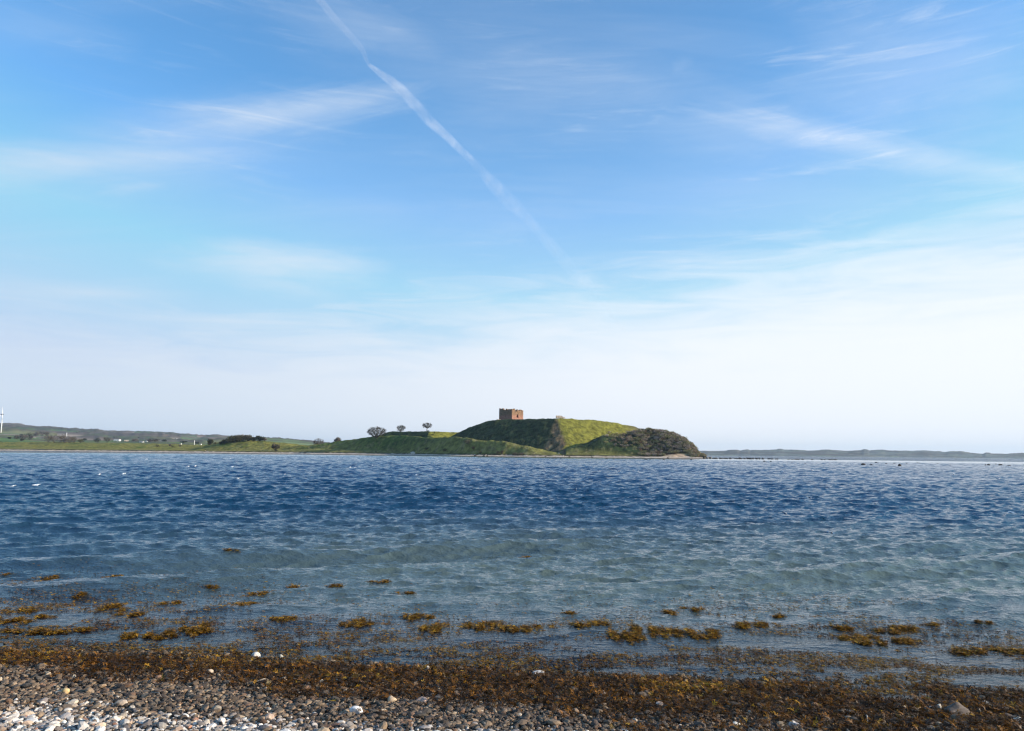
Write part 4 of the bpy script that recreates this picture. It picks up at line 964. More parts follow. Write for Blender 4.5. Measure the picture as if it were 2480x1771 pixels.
# ------------------------------------------------------------------ houses, turbine, masts
def box(bx, V, F):
    x0, x1, y0, y1, z0, z1 = bx; n = len(V)
    V += [(x0, y0, z0), (x1, y0, z0), (x1, y1, z0), (x0, y1, z0), (x0, y0, z1), (x1, y0, z1), (x1, y1, z1), (x0, y1, z1)]
    F += [tuple(n + i for i in f) for f in ((0, 3, 2, 1), (4, 5, 6, 7), (0, 1, 5, 4), (1, 2, 6, 5), (2, 3, 7, 6), (3, 0, 4, 7))]
def house(u, yb, Y, wpx, hpx, wall, roof, label, rot=0.0, roofh=.8):
    p = hit(u, yb + .6)
    if p is None: p = at(u, yb, Y)
    Y = p[1]; k = Y / F0; w = wpx * k * .92; h = hpx * k / (1 + roofh) * 1.2; d = min(6.5, w)
    root = empty('house', (p[0], p[1], p[2] + .5), R(rot)); tag(root, label, 'house', 'houses behind the left meadow')
    V, F = [], []; box((-w / 2, w / 2, -d / 2, d / 2, -1.6, h), V, F)
    n = len(V); V += [(-w / 2, 0, h + roofh * h), (w / 2, 0, h + roofh * h)]
    F += []; np_mesh('wall', V[:8], np.array(F), wall, False, None, root)
    rv = [(-w / 2 - .3, -d / 2 - .4, h - .1), (w / 2 + .3, -d / 2 - .4, h - .1), (w / 2 + .3, d / 2 + .4, h - .1), (-w / 2 - .3, d / 2 + .4, h - .1), (-w / 2 - .3, 0, h * (1 + roofh)), (w / 2 + .3, 0, h * (1 + roofh))]
    me = bpy.data.meshes.new('roof'); me.from_pydata(rv, [], [(0, 1, 5, 4), (2, 3, 4, 5), (1, 2, 5), (3, 0, 4), (0, 3, 2, 1)]); me.materials.append(roof)
    o = bpy.data.objects.new('roof', me); COL.objects.link(o); o.parent = root
    for i in range(max(1, int(w / 3.2))):
        x = -w / 2 + (i + .5) * w / max(1, int(w / 3.2)); V, F = [], []; box((x - .45, x + .45, -d / 2 - .04, -d / 2 + .05, h * .35, h * .75), V, F)
        np_mesh('window', V, np.array(F), M['glass'], False, None, root)
for a in [(284, 1068, 1060, 14, 3.2, M['white'], M['white'], 'long low white house behind the meadow', 0, .15), (306, 1068.5, 1070, 10, 2.6, M['tan'], M['tan'], 'tan house with a gable right of the long white house', 30, .8), (343, 1071.5, 1050, 9, 2.8, M['white'], M['roof_grey'], 'white shed like house with a grey roof', 0, .9),
          (388, 1067.5, 1120, 7, 3, M['white'], M['roof_grey'], 'white gabled house among the grey trees', 70, .8), (355, 1069.5, 1120, 5, 3.5, M['white'], M['roof_grey'], 'pale narrow house half hidden between grey trees', 80, .8), (373, 1067.5, 1150, 6, 2.5, M['tan'], M['roof_grey'], 'pale house left of the white gabled one', 60, .8),
          (212, 1065, 1150, 4.5, 1.7, M['white'], M['white'], 'small white cottage on the green background slope', 0, .5), (438, 1075, 1020, 3.5, 1.6, M['white'], M['roof_grey'], 'tiny white cabin below the dark tree row', 0, .4), (486, 1077, 1000, 4, 1.2, M['white'], M['roof_grey'], 'tiny white cabin left of the pointed shrub', 0, .4),
          (530.5, 1067, 1200, 5, 3.4, M['white'], M['white'], 'white house beside the left end of the hilltop thicket', 0, .3), (426, 1063.5, 1500, 5, 1.4, M['white'], M['roof_grey'], 'distant white farmhouse on the blue green slope', 0, .5), (211, 1046, 3000, 3.5, 1.3, M['white'], M['white'], 'distant white farmhouse high on the far slope', 0, .4), (427, 1053.5, 3300, 4, 1.4, M['white'], M['white'], 'distant white building on the far skyline', 0, .4)]:
    house(*a)
def tube_mesh(name, pts, rad, mat, parent=None, k=10, loc=None):
    V = []; n = len(pts)
    pts = [np.array(p, float) for p in pts]
    for i, p in enumerate(pts):
        d = pts[min(i + 1, n - 1)] - pts[max(i - 1, 0)]; d /= np.linalg.norm(d)
        ref = np.array([1., 0, 0]) if abs(d[2]) > .9 else np.array([0, 0, 1.]); a = np.cross(d, ref); a /= np.linalg.norm(a); b = np.cross(d, a)
        for j in range(k): t_ = 2 * math.pi * j / k; V.append(p + (a * math.cos(t_) + b * math.sin(t_)) * rad[i])
    F = [(i * k + j, i * k + (j + 1) % k, (i + 1) * k + (j + 1) % k, (i + 1) * k + j) for i in range(n - 1) for j in range(k)]
    V.append(pts[0]); V.append(pts[-1]); c0, c1 = n * k, n * k + 1
    T = [(c0, (j + 1) % k, j) for j in range(k)] + [(c1, (n - 1) * k + j, (n - 1) * k + (j + 1) % k) for j in range(k)]
    return np_mesh(name, np.array(V), [np.array(F), np.array(T)], mat, True, None, parent, loc)
def turbine():
    Y = 2000; b = at(2.2, 1048, Y); hub = at(2.2, 1004, Y); H = hub[2] - b[2]
    root = empty('wind_turbine', b); tag(root, 'white wind turbine cut by the left picture edge', 'wind turbine')
    tube_mesh('tower', [(0, 0, -6), (0, 0, H * .5), (0, 0, H - .8)], [1.5, 1.2, .85], M['steel_white'], root, 14)
    tube_mesh('nacelle', [(-4.6, 0, H), (-3.8, 0, H + .1), (2.2, 0, H + .3), (3.2, 0, H + .3)], [.5, 1.1, 1.1, .6], M['dark_metal'], root, 10)
    tube_mesh('hub', [(-6, 0, H), (-5.4, 0, H), (-4.6, 0, H)], [.3, .9, 1.0], M['steel_white'], root, 10)
    # rotor faces left, blades lie in the y/z plane turned slightly to the viewer
    for tip in (at(6.2, 985, Y) - b, at(6.0, 1023, Y) - b, np.array([-9.0, -8, H - 20])):
        c = np.array([.6, -1.2, H]) if tip[0] > -5 else np.array([-5, 0, H]); d = tip - c
        P = [c + d * t_ for t_ in (0, .15, .5, 1)]
        tube_mesh('blade', P, [.5, .95, .6, .18], M['steel_white'], root, 8)
turbine()
def mast(u, y0, y1, Y, r, label, name='mast', mat='steel_white', extra=None):
    b = hit(u, y0)
    if b is None: b = at(u, y0, Y)
    Y = b[1]; H = at(u, y1, Y)[2] - b[2]; root = empty(name, b); tag(root, label, name)
    tube_mesh('pole', [(0, 0, -3), (0, 0, H * .6), (0, 0, H)], [r, r * .9, r * .7], M[mat], root, 8)
    tube_mesh('cap', [(0, 0, H), (0, 0, H + r)], [r * 1.3, r * .6], M['dark_metal'], root, 8)
mast(470.5, 1077, 1066.5, 1100, .35, 'thin white mast standing in the left background')
mast(161, 1060, 1048, 1180, .75, 'slim pale chimney rising from the bare wood', 'chimney')
mast(159, 1059, 1049, 1195, .4, 'dark post just left of the pale chimney', 'post', 'dark_metal')

# ------------------------------------------------------------------ two walkers on the far beach
def person(u, Y, coat, label, face, arm=.15, H=1.75):
    X = (u - W0 / 2) / F0 * Y; z = float(land_z(X, Y))
    nodes = {'pel': (0, 0, .52, .085), 'wst': (0, 0, .6, .08), 'chs': (0, 0, .72, .1), 'nck': (0, 0, .83, .036), 'jaw': (0, .008, .875, .045), 'hd': (0, 0, .935, .058), 'top': (0, 0, .985, .03)}
    for s_ in (-1, 1):
        nodes.update({f'hip{s_}': (.05 * s_, 0, .5, .058), f'kn{s_}': (.055 * s_, .03 * s_, .28, .036), f'an{s_}': (.055 * s_, .05 * s_ - .02, .045, .024), f'toe{s_}': (.06 * s_, .05 * s_ + .07, .02, .02),
                      f'sh{s_}': (.115 * s_, 0, .79, .04), f'el{s_}': (.145 * s_, -.02 + .0 * s_, .62, .027), f'wr{s_}': (.15 * s_, .05, .48, .019), f'hn{s_}': (.15 * s_, .065, .43, .02)})
    ed = [('pel', 'wst'), ('wst', 'chs'), ('chs', 'nck'), ('nck', 'jaw'), ('jaw', 'hd'), ('hd', 'top')]
    for s_ in (-1, 1): ed += [('pel', f'hip{s_}'), (f'hip{s_}', f'kn{s_}'), (f'kn{s_}', f'an{s_}'), (f'an{s_}', f'toe{s_}'), ('chs', f'sh{s_}'), (f'sh{s_}', f'el{s_}'), (f'el{s_}', f'wr{s_}'), (f'wr{s_}', f'hn{s_}')]
    names = list(nodes); me = bpy.data.meshes.new('person')
    me.from_pydata([tuple(c * H for c in nodes[n][:3]) for n in names], [(names.index(a), names.index(b)) for a, b in ed], [])
    o = bpy.data.objects.new('person', me); COL.objects.link(o); o.location = (X, Y, z); o.rotation_euler = (0, 0, R(face))
    sk = o.modifiers.new('skin', 'SKIN'); o.modifiers.new('sub', 'SUBSURF').levels = 2; o.modifiers['sub'].render_levels = 2
    for i, n in enumerate(names):
        r = nodes[n][3] * H; me.skin_vertices[0].data[i].radius = (r, r)
    me.skin_vertices[0].data[0].use_root = True
    m, t, bs = new_mat('person_clothes')
    tc = t.node('ShaderNodeTexCoord'); sep = t.node('ShaderNodeSeparateXYZ'); t.link(tc.outputs['Object'], sep.inputs[0]); zz = sep.outputs[2]
    c = t.mix(t.math('GREATER_THAN', zz, .5 * H), (.05, .05, .08), coat)
    c = t.mix(t.math('GREATER_THAN', zz, .84 * H), c, (.5, .33, .25)); t.link(c, bs.inputs['Base Color']); me.materials.append(m)
    tag(o, label, 'person')
    V, F = ICO1; hair = V * np.array([.066, .072, .05]) * H + np.array([0, -.008, .958]) * H
    np_mesh('hair', hair, F, M['hair'], True, None, o)
person(505, float(shoreY((505 - 1240) / F0)) + 9, (.62, .5, .34), 'person in a light tan coat walking on the far beach', 60)
person(509, float(shoreY((509 - 1240) / F0)) + 9.5, (.03, .03, .04), 'person in dark clothes walking beside the one in tan', 70)

# ------------------------------------------------------------------ seaweed
def frond_template():
    """forked blade: stem of two quads, two arms of two quads"""
    V = []; F = []
    def strip(p, a, L, w0, w1, seg=2):
        base = len(V)
        for i in range(seg + 1):
            t_ = i / seg; w = w0 + (w1 - w0) * t_; c = (p[0] + math.cos(a) * L * t_, p[1] + math.sin(a) * L * t_, .10 * t_ * (1 if a else .4))
            V.append((c[0] - math.sin(a) * w, c[1] + math.cos(a) * w, c[2])); V.append((c[0] + math.sin(a) * w, c[1] - math.cos(a) * w, c[2] + .03))
        for i in range(seg): F.append((base + 2 * i, base + 2 * i + 1, base + 2 * i + 3, base + 2 * i + 2))
        return (p[0] + math.cos(a) * L, p[1] + math.sin(a) * L)
    e = strip((0, 0), 0, .55, .045, .055); strip(e, .62, .6, .05, .085); strip(e, -.55, .55, .05, .08); strip((.25, 0), 1.0, .5, .045, .075); strip((.28, 0), -.95, .45, .045, .07)
    V = np.array(V); V[:, 2] += .25 * np.sin(V[:, 0] * 2.4)
    return V, np.array(F)
FV, FF = frond_template()
def fronds(P, size, rng, cols, tilt=.7):
    n = len(P); Rm = rotmats(rng, n, tilt)
    k = rng.uniform(-1.6, 1.6, (n, 1)); T = np.repeat(FV[None], n, 0).copy(); T[:, :, 2] *= rng.uniform(-.5, 1.3, (n, 1)); T[:, :, 1] += k * T[:, :, 0] ** 2 * .5
    V = np.einsum('nij,nvj->nvi', Rm, T * np.asarray(size)[:, None, None]) + P[:, None]
    nv = len(FV); F = (FF[None] + (np.arange(n) * nv)[:, None, None]).reshape(-1, 4)
    tipb = (.75 + .5 * np.clip(FV[:, 0], 0, 1))[None, :, None]
    C = np.clip(cols[:, None, :] * tipb, 0, 1)
    return V.reshape(-1, 3), F, C.reshape(-1, 3)
WEED_DARK = np.array([[.06, .028, .007], [.11, .05, .01], [.03, .015, .006], [.17, .075, .012], [.26, .11, .014]])
WEED_LIT = np.array([[.42, .22, .02], [.34, .16, .016], [.5, .3, .03], [.22, .11, .014], [.12, .065, .014]])
def build_shore_weed():
    rng = np.random.RandomState(31); N = 350000
    y = rng.uniform(4.3, 8.9, N); x = rng.uniform(-1, 1, N) * (.72 * y + 3.2)
    d = waterline(x) - y
    right = sstep(x, -4.0, 3.5)
    n = fbm(x, y, .55, 4); outer = .95 + .95 * right
    pr = sstep(d, -.35, .02) * (1 - sstep(d + (n - .5) * 1.7, outer - .55, outer + .25))
    pr = np.maximum(pr, (d > .5) * (n > .66) * .25 * (d < 2.3) * (1 - .6 * (1 - right)))
    pr = pr * (1 - .5 * (1 - right) * sstep(d, .3, .8))
    for p, a, b, e in POOLS: pr = pr * (1 - .93 * np.exp(-(((x - p[0]) / (a * 1.0)) ** 2 + ((y - p[1]) / (b * 1.0)) ** 2) ** 2))
    k = rng.rand(N) < pr * .85
    x, y, d, n, right = x[k], y[k], d[k], n[k], right[k]; m = len(x)
    heap = .035 * fbm(x + 9, y, .3, 2) * sstep(d, -.2, .3)
    z = np.maximum(ground_z(x, y), -.012) + .012 + rng.rand(m) ** 1.5 * (heap * 2 + .01)
    c = WEED_DARK[rng.randint(0, 5, m)] * rng.uniform(.35, 1.1, (m, 1))
    golden = np.clip(sstep(fbm(x, y, .8, 3), .5, .68) * sstep(d, .9, 0) + .05, 0, 1) * (.35 + .65 * right)
    c *= (.45 + 1.1 * fbm(x, y, .16, 2))[:, None]; g = rng.rand(m) < golden; c[g] = WEED_LIT[rng.randint(0, 5, g.sum())] * rng.uniform(.6, 1.1, (g.sum(), 1))
    V, F, C = fronds(np.column_stack([x, y, z]), rng.uniform(.022, .06, m), rng, c, .8)
    o = np_mesh('seaweed', V, F, M['weed'], True, C)
    tag(o, 'thick wet brown bladder wrack heaped along the near waterline', 'seaweed', kind='stuff')
build_shore_weed()
def clump(u, y, wpx, hpx, n, seed, bright=1.0):
    rng = np.random.RandomState(seed); p = on_level(u, y); k = p[1] / F0
    w = wpx * k / 2; dep = hpx * p[1] ** 2 / (F0 * CAM_Z) / 2
    sub = max(3, int(wpx / 9)); cx = rng.uniform(-1.15, 1.15, sub) * w; cy = rng.uniform(-1, 1, sub) * dep * .8 * (1.1 - .6 * np.abs(cx / w)) + cx * rng.uniform(-.1, .2)
    wt = rng.uniform(.2, 1, sub) ** 2 * (1.3 - np.abs(cx / w)); i = rng.choice(sub, n, p=np.clip(wt, .05, 9) / np.clip(wt, .05, 9).sum())
    x = cx[i] + rng.standard_t(3, n) * w / sub * .55; yy = cy[i] + rng.standard_t(3, n) * dep * .16
    x = np.clip(x, -1.6 * w, 1.6 * w); yy = np.clip(yy, -1.5 * dep, 1.5 * dep)
    z = water_at(p[0] + x, p[1] + yy)
    P = np.column_stack([x, yy, z + rng.uniform(-.006, .014, n)])
    c = WEED_LIT[rng.choice(5, n, p=[.3, .25, .15, .18, .12])] * rng.uniform(.45, 1.05, (n, 1)) * bright
    c[rng.rand(n) < .25] *= .35
    V, F, C = fronds(P, rng.uniform(.025, .055, n), rng, c, .42)
    return p, V, F, C
K = 2480 / 2274.0
CL = [(110, 1279, 56, 6, 'thin straight seaweed raft far out on the left'), (10, 1276, 24, 6, 'small seaweed tuft at the left picture edge far out'), (22, 1383, 70, 18, 'thick golden seaweed raft touching the left picture edge'), (48, 1357, 58, 9, 'long golden seaweed raft above the thick left edge raft'),
      (100, 1372, 32, 10, 'compact golden seaweed tuft right of the thick left edge raft'), (255, 1352, 52, 16, 'bright golden seaweed raft under the first low wave'), (290, 1366, 40, 10, 'golden seaweed tail below the bright raft'), (250, 1297, 28, 5, 'narrow seaweed sliver left of centre far out'), (178, 1322, 24, 6, 'small reddish seaweed tuft far out'),
      (515, 1242, 28, 4, 'dark purplish seaweed sliver, the farthest one on the left'), (476, 1306, 20, 5, 'small reddish seaweed tuft in open water'), (572, 1322, 34, 9, 'brownish seaweed tuft in open water left of centre'), (558, 1345, 60, 12, 'reddish seaweed raft left of centre'), (384, 1342, 32, 8, 'little golden raft above the dense left patches'),
      (659, 1302, 30, 8, 'golden tuft in open water near the middle left'), (738, 1306, 42, 5, 'thin dark seaweed line near the middle'), (843, 1297, 34, 7, 'golden brown sliver riding a small crest near the middle'), (915, 1317, 42, 7, 'dark golden sliver just right of the crest rider'), (932, 1365, 44, 20, 'tall tuft stuck together above the round bush like one'), (963, 1393, 40, 26, 'round bushy seaweed ball near the middle'),
      (1272, 1362, 28, 7, 'small tuft in open water right of the middle'), (1075, 1388, 64, 22, 'golden brown tuft with two peaks near the middle'), (1160, 1400, 120, 12, 'long flat golden raft right of the two peaked tuft'), (1175, 1241, 26, 5, 'small dark tuft alone far out in the middle'), (790, 1382, 60, 18, 'peaked brown tuft left of the round seaweed ball'),
      (1488, 1365, 22, 12, 'upright small tuft right of the middle'), (1540, 1353, 36, 8, 'small golden tuft in smooth water'), (1310, 1392, 60, 16, 'slanting golden raft below the small open water tuft'), (1675, 1394, 80, 14, 'long golden raft slanting down to the right'), (1545, 1410, 80, 20, 'triangular golden raft in the calm right water'), (1415, 1412, 120, 26, 'large dense golden raft right of the middle'),
      (1728, 1368, 30, 6, 'thin sliver above the long slanting raft'), (1870, 1396, 44, 8, 'golden sliver in the right rippled water'), (1900, 1418, 80, 14, 'broad golden raft with a wisp in the right water'), (1965, 1425, 110, 12, 'long double golden raft on the right'), (1995, 1400, 100, 12, 'chain of golden tufts running down to the right'), (2070, 1391, 36, 8, 'small raft at the top right of the seaweed field'), (2180, 1447, 100, 16, 'wide golden raft near the right picture edge'), (2255, 1450, 40, 14, 'golden raft cut by the right picture edge'), (2185, 1385, 24, 4, 'faint sliver nearest the right edge, farthest out'),
      (80, 1404, 120, 8, 'thin brown raft just off the left weed bank'), (170, 1401, 30, 8, 'golden tuft above the thin brown raft'), (430, 1400, 70, 22, 'thick golden raft off the left weed bank'), (330, 1412, 90, 14, 'brown raft left of the thick golden one'), (640, 1378, 70, 10, 'scattered chain of tufts left of the peaked tuft')]
for i, (u, y, w, h, lb) in enumerate(CL):
    n = int(60 + w * h * 1.1); p, V, F, C = clump(u * K, y * K, w * K * 1.15, h * K, n, 500 + i)
    o = np_mesh('floating_seaweed', V, F, M['weed'], True, C, None, (p[0], p[1], 0)); tag(o, lb, 'seaweed', 'floating seaweed rafts')
def build_loose_weed():
    """sparse fronds drifting between the rafts, thicker to the shore"""
    rng = np.random.RandomState(71); N = 90000
    N = 420000; x = rng.uniform(-9, 9, N); y = rng.uniform(6.5, 14.5, N); d = y - waterline(x)
    n = fbm(x * .45 + 5, y * 1.5, .55, 4)
    reach = .55 + 1.5 * fbm(x, y * 0, 2.6, 2)
    n2_ = fbm(x * .7, y * 1.6, .17, 2); pr = sstep(n, .43, .52) * sstep(n2_, .34, .47) * np.exp(-(np.clip(d, 0, 9) / (reach * 1.7)) ** 1.7) + .08 * np.exp(-np.clip(d, 0, 9) / .5)
    k = (rng.rand(N) < pr) & (d > -.15) & (np.abs(x) < .75 * y + 1)
    x, y, d = x[k], y[k], d[k]; m = len(x); z = water_at(x, y) + rng.uniform(-.006, .012, m)
    gold = sstep(fbm(x * .8, y * 2, .5, 3), .42, .58)[:, None]; c = np.where(rng.rand(m, 1) < .25 + .7 * gold, WEED_LIT[rng.randint(0, 5, m)] * .8, WEED_DARK[rng.randint(0, 5, m)]) * rng.uniform(.5, 1.2, (m, 1))
    V, F, C = fronds(np.column_stack([x, y, z]), rng.uniform(.02, .048, m), rng, c, .28)
    o = np_mesh('drifting_seaweed', V, F, M['weed'], True, C); tag(o, 'loose brown seaweed fronds drifting in the shallows near the shore', 'seaweed', kind='stuff')
build_loose_weed()

# ------------------------------------------------------------------ conspicuous beach stones, driftwood
def beach_stone(u, y, w, h, col, label, seed, point=0., mat='stone', name='stone', rot=None):
    p = on_level(u, y + h * .3, .08)
    for _ in range(6): p = on_level(u, y + h * .3, float(ground_z(p[0], p[1])))
    k = p[1] / F0; rock(name, (p[0], p[1], p[2] + .008), w * k / 2, w * k * .42, h * k * .6, col, label, 'stone', seed, None, ICO3, mat, point, .15, rot)
WH = (.54, .52, .48); TN = (.55, .43, .3); PK = (.5, .35, .27)
for i, a in enumerate([(619, 1592, 22, 17, WH, 'white knobbly stone at the water edge left of centre'), (679, 1596, 14, 14, (.35, .33, .27), 'rounded grey stone right of the white knobbly one'), (714, 1601, 12, 7, WH, 'small white sliver stone by the grey rounded one'), (1303, 1634, 31, 12, WH, 'flat bright white block lying in the brown weed'),
        (1037, 1622, 13, 11, WH, 'small white stone in the weed left of the flat block'), (1641, 1630, 20, 16, (.06, .06, .055), 'dark round stone in the weed right of centre'), (2250, 1722, 26, 14, WH, 'white angular stone left of the pointed rock'), (2271, 1721, 18, 22, WH, 'upright white stone touching the pointed rock'), (2385, 1708, 22, 12, WH, 'white rounded stone in the right weed'),
        (2430, 1711, 20, 13, (.4, .34, .3), 'brown grey stone right of the white rounded one'), (2465, 1749, 24, 16, (.75, .68, .55), 'cream rounded stone near the right picture edge'), (1459, 1686, 18, 16, (.7, .67, .62), 'pale stone at the lower weed edge right of centre'), (2180, 1697, 16, 14, (.09, .08, .07), 'dark stone beside the small pool'), (2206, 1688, 10, 8, WH, 'tiny white stone in the small pool'),
        (2235, 1708, 15, 7, TN, 'tan sliver stone above the white angular one'), (2160, 1695, 18, 14, (.2, .17, .14), 'brown stone on the left rim of the small pool'), (1925, 1760, 28, 18, (.45, .42, .4), 'grey white ringed flint at the bottom edge'), (1780, 1759, 28, 14, (.72, .66, .55), 'cream block among the dark pebbles at the bottom'),
        (140, 1592, 17, 8, (.6, .5, .38), 'tan oval stone in the left weed'), (507, 1632, 18, 14, (.6, .48, .36), 'tan egg shaped stone left of centre'), (115, 1637, 17, 13, TN, 'yellowish stone on the left wet shingle'), (178, 1644, 13, 11, (.62, .52, .38), 'pale tan stone right of the yellowish one'), (465, 1618, 30, 12, (.5, .47, .42), 'long greyish stone with a pale end in the left weed'),
        (949, 1698, 22, 18, (.6, .45, .3), 'orange tan stone on the centre shingle'), (860, 1728, 34, 22, (.72, .7, .68), 'large light grey knobbly flint on the dry shingle'), (1020, 1702, 30, 16, PK, 'pinkish brown angular stone on the centre shingle'), (1596, 1712, 22, 16, (.5, .38, .3), 'brown angular stone with a pale rim right of centre'), (158, 1679, 20, 16, (.55, .4, .2), 'ochre stone at the edge of the dry shingle'),
        (62, 1743, 9, 10, (.55, .14, .06), 'small orange red stone in the white shingle'), (115, 1763, 26, 9, (.34, .15, .09), 'reddish brown brick like pebble at the bottom left'), (650, 1657, 14, 10, (.62, .45, .22), 'ochre egg stone left of centre on the wet shingle'), (776, 1655, 14, 12, (.72, .63, .5), 'cream stone on the wet shingle left of centre'), (1755, 1681, 14, 12, (.5, .42, .34), 'tan grey stone at the weed edge right of centre')]):
    beach_stone(*a[:6], 600 + i)
beach_stone(2318, 1727, 58, 34, (.13, .1, .08), 'largest brown pointed rock on the right of the beach', 700, point=.8, rot=.3)
def stick(u0, y0, u1, y1, r, label):
    p = on_level(u0, y0, .12); q = on_level(u1, y1, .12)
    p[2] = float(ground_z(p[0], p[1])) + .05; q[2] = float(ground_z(q[0], q[1])) + .055; c = (p + q) / 2
    m = (p + q) / 2 + np.array([.01, .015, .012])
    o = tube_mesh('stick', [p - c, m - c, q - c], [r, r * .9, r * .5], M['driftwood'], None, 7, c); tag(o, label, 'driftwood stick')
stick(262, 1702, 270, 1720, .004, 'short pale twig standing on the left shingle'); stick(366, 1706, 388, 1722, .005, 'pale twig lying on the left shingle'); stick(2098, 1742, 2102, 1768, .007, 'thin grey stick poking up from the dark pebbles'); stick(621, 1652, 650, 1646, .006, 'thin pale stick on the weed edge left of centre')

# ------------------------------------------------------------------ foam on the crests
def build_foam():
    rng = np.random.RandomState(5); V = []; F = []
    caps = [(85, 1177, 26, 3), (60, 1177, 10, 1.5), (560, 1132, 13, 2.6), (447, 1131, 11, 2.2), (478, 1130, 6, 1.5), (570, 1161, 12, 2.6), (848, 1133, 9, 2.2), (862, 1133, 8, 2.2), (950, 1156, 8, 2.6), (1002, 1152, 9, 3), (905, 1152, 8, 2), (230, 1150, 8, 2), (282, 1149, 9, 2.4), (1500, 1143, 9, 2.6), (1885, 1143, 9, 2.6), (1714, 1138, 6, 2.4),
            (2425, 1160, 14, 2.4), (2465, 1246, 14, 4), (2092, 1219, 9, 2.4), (1930, 1250, 10, 3), (1545, 1143, 6, 2), (2013, 1292, 7, 2.4), (1260, 1187, 6, 1.8), (1400, 1190, 5, 1.6), (1968, 1209, 5, 1.8), (2323, 1150, 7, 1.6), (2110, 1144, 5, 1.6), (1975, 1141, 6, 1.6), (350, 1113, 6, 1.4), (555, 1111, 5, 1.2), (900, 1128, 5, 1.3), (1090, 1130, 5, 1.4), (690, 1150, 5, 1.4)]
    for u, y, w, h in caps:
        w *= .7
        if y > 1180: w *= .6
        p = on_level(u, y); k = p[1] / F0; nx, ny = 9, 4
        # move to the locally highest water near that spot
        gx = p[0] + rng.uniform(-1, 1, 60) * w * k * .5; gy = p[1] + rng.uniform(-1.3, 1.3, 60); hz = water_at(gx, gy); j = int(np.argmax(hz)); cx, cy = gx[j], gy[j]
        xs = cx + np.linspace(-.5, .5, nx) * w * k * .8; ht = h * k * .45
        b = len(V)
        for a in range(ny):
            for q in range(nx):
                env = math.sqrt(max(0, 1 - (2 * q / (nx - 1) - 1) ** 2)) * (.6 + .4 * rng.rand())
                yy = cy - .05 + (a - 1.5) * .16 + .1 * rng.randn()
                zz = float(water_at(xs[q], yy)[0]) + .02 + ht * env * [0, .75, .9, 0][a] * rng.uniform(.6, 1.1)
                if a in (0, 3): zz -= .06
                V.append((xs[q], yy, zz))
        for a in range(ny - 1):
            for q in range(nx - 1): F.append((b + a * nx + q, b + a * nx + q + 1, b + (a + 1) * nx + q + 1, b + (a + 1) * nx + q))
    o = np_mesh('foam', np.array(V), np.array(F), M['foam'], True); tag(o, 'scattered small white wave crests on the blue bay', 'foam', kind='stuff')
build_foam()

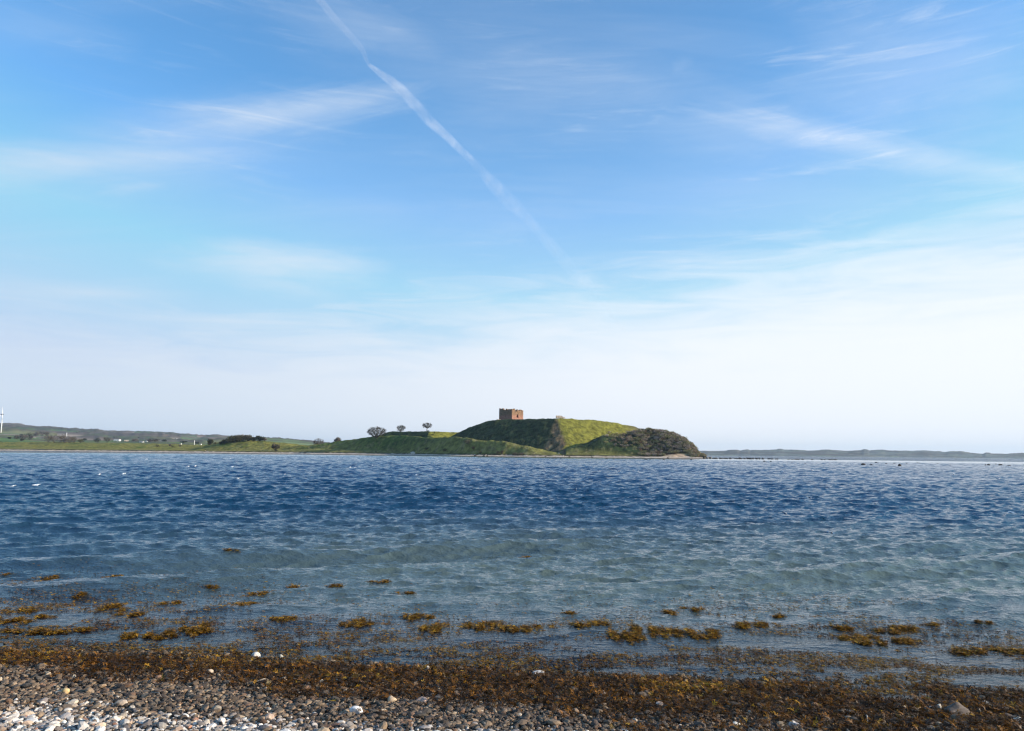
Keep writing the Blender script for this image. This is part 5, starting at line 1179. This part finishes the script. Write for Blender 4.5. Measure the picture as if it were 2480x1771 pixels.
# ------------------------------------------------------------------ contrail
def build_contrail():
    pts = [(690, -25), (742, 40), (802, 108), (812, 142), (845, 160), (880, 190), (915, 225), (945, 258), (985, 298), (1030, 342), (1070, 380), (1105, 418), (1140, 455), (1175, 490), (1215, 535), (1255, 580), (1295, 625), (1335, 675), (1365, 712), (1400, 748)]
    wd = [9, 9, 8, 4, 8, 13, 14, 15, 12, 11, 14, 22, 24, 16, 20, 24, 26, 26, 16, 8]; al = [.26, .25, .24, .38, .5, .58, .62, .78, .9, .92, .85, .78, .8, .85, .9, .9, .9, .9, .85, .2]
    P = []; Wd = []; Al = []
    t0 = np.arange(len(pts)); tt = np.linspace(0, len(pts) - 1, 420)
    U = np.interp(tt, t0, [p[0] for p in pts]); Yp = np.interp(tt, t0, [p[1] for p in pts]); ww = np.interp(tt, t0, wd); aa = np.interp(tt, t0, al)
    rng = np.random.RandomState(2)
    U = np.convolve(np.pad(U, 8, 'edge'), np.ones(17) / 17, 'valid'); Yp = np.convolve(np.pad(Yp, 8, 'edge'), np.ones(17) / 17, 'valid')
    U = U + 5 * (fbm(tt * 1.0, tt * 0, 1.4, 3) - .5) * 2
    for i in range(len(tt)):
        d = ray(U[i] * K, Yp[i] * K); s_ = (9000 - CAM_Z) / d[2]; P.append(np.array([d[0] * s_, s_, 9000.0])); Wd.append(ww[i] * K / F0 * np.linalg.norm(P[-1])); Al.append(aa[i])
    P = np.array(P); k = 24; V = []; C = []
    T = np.gradient(P, axis=0); T /= np.linalg.norm(T, axis=1, keepdims=True); Zs = np.array([0, 0, 1.]); Sd = np.cross(T, Zs); Sd /= np.linalg.norm(Sd, axis=1, keepdims=True)
    for i in range(len(P)):
        w = Wd[i] * float(np.interp(i, [0, 120, 420], [1.15, 1.15, .8]))
        view = P[i] / np.linalg.norm(P[i]); wl = w / max(.25, abs(np.linalg.norm(np.cross(Sd[i], view))))
        for j in range(k):
            t_ = 2 * math.pi * j / k; V.append(P[i] + Sd[i] * math.cos(t_) * wl * .75 + Zs * math.sin(t_) * w * .75); C.append((Al[i],) * 3)
    F = np.array([(i * k + j, i * k + (j + 1) % k, (i + 1) * k + (j + 1) % k, (i + 1) * k + j) for i in range(len(P) - 1) for j in range(k)])
    m, t, bs = new_mat('contrail_ice'); t.n.remove(bs)
    a = t.node('ShaderNodeAttribute'); a.attribute_name = 'Col'
    geo = t.node('ShaderNodeNewGeometry'); lw = t.node('ShaderNodeLayerWeight'); lw.inputs[0].default_value = .5
    face = t.math('SUBTRACT', 1.0, lw.outputs['Facing'])
    n = t.noise(t.mapping(geo.outputs['Position'], scale=(.001, .0004, .001)), 2.4, 6, .65, .6)
    n3 = t.noise(t.mapping(geo.outputs['Position'], scale=(.001, .001, .001)), .5, 4, .6, .3)
    den = t.math('MULTIPLY', t.math('POWER', face, 2.4), t.math('MULTIPLY', a.outputs['Fac'], t.smooth(n, .25, .7, .25, 1.2)))
    den = t.math('MULTIPLY', den, t.smooth(n3, .3, .62, .35, 1.1)); den = t.math('MULTIPLY', den, .7, clamp=True)
    tr = t.node('ShaderNodeBsdfTransparent'); df = t.node('ShaderNodeBsdfDiffuse'); df.inputs[0].default_value = (.95, .95, .97, 1)
    tl = t.node('ShaderNodeBsdfTranslucent'); tl.inputs[0].default_value = (.95, .95, .97, 1); ad = t.node('ShaderNodeMixShader'); ad.inputs[0].default_value = .5
    t.link(df.outputs[0], ad.inputs[1]); t.link(tl.outputs[0], ad.inputs[2])
    mx = t.node('ShaderNodeMixShader'); t.link(den, mx.inputs[0]); t.link(tr.outputs[0], mx.inputs[1]); t.link(ad.outputs[0], mx.inputs[2]); t.link(mx.outputs[0], t.n['Material Output'].inputs[0])
    # both skins of the flattened tube are seen; the far one adds to the near one
    o = np_mesh('contrail', np.array(V), F, m, True, np.array(C)); tag(o, 'long thin white contrail slanting down across the blue sky', 'contrail')
build_contrail()

# ------------------------------------------------------------------ haze
def build_haze():
    V, F = [], []; box((-13500, 13500, -13500, 13500, -4.5, 190), V, F)
    m = bpy.data.materials.new('haze'); m.use_nodes = True; t = NT(m.node_tree); t.n.remove(t.n['Principled BSDF'])
    v = t.node('ShaderNodeVolumePrincipled'); v.inputs['Color'].default_value = (.62, .8, 1.0, 1); v.inputs['Density'].default_value = HAZE_D; v.inputs['Anisotropy'].default_value = 0.2
    t.link(v.outputs[0], t.n['Material Output'].inputs['Volume'])
    o = np_mesh('haze', V, np.array(F), m, False); tag(o, kind='stuff'); tag(o, 'thin pale blue sea haze over the whole bay', 'haze')
HAZE_D = 0.65e-4
build_haze()
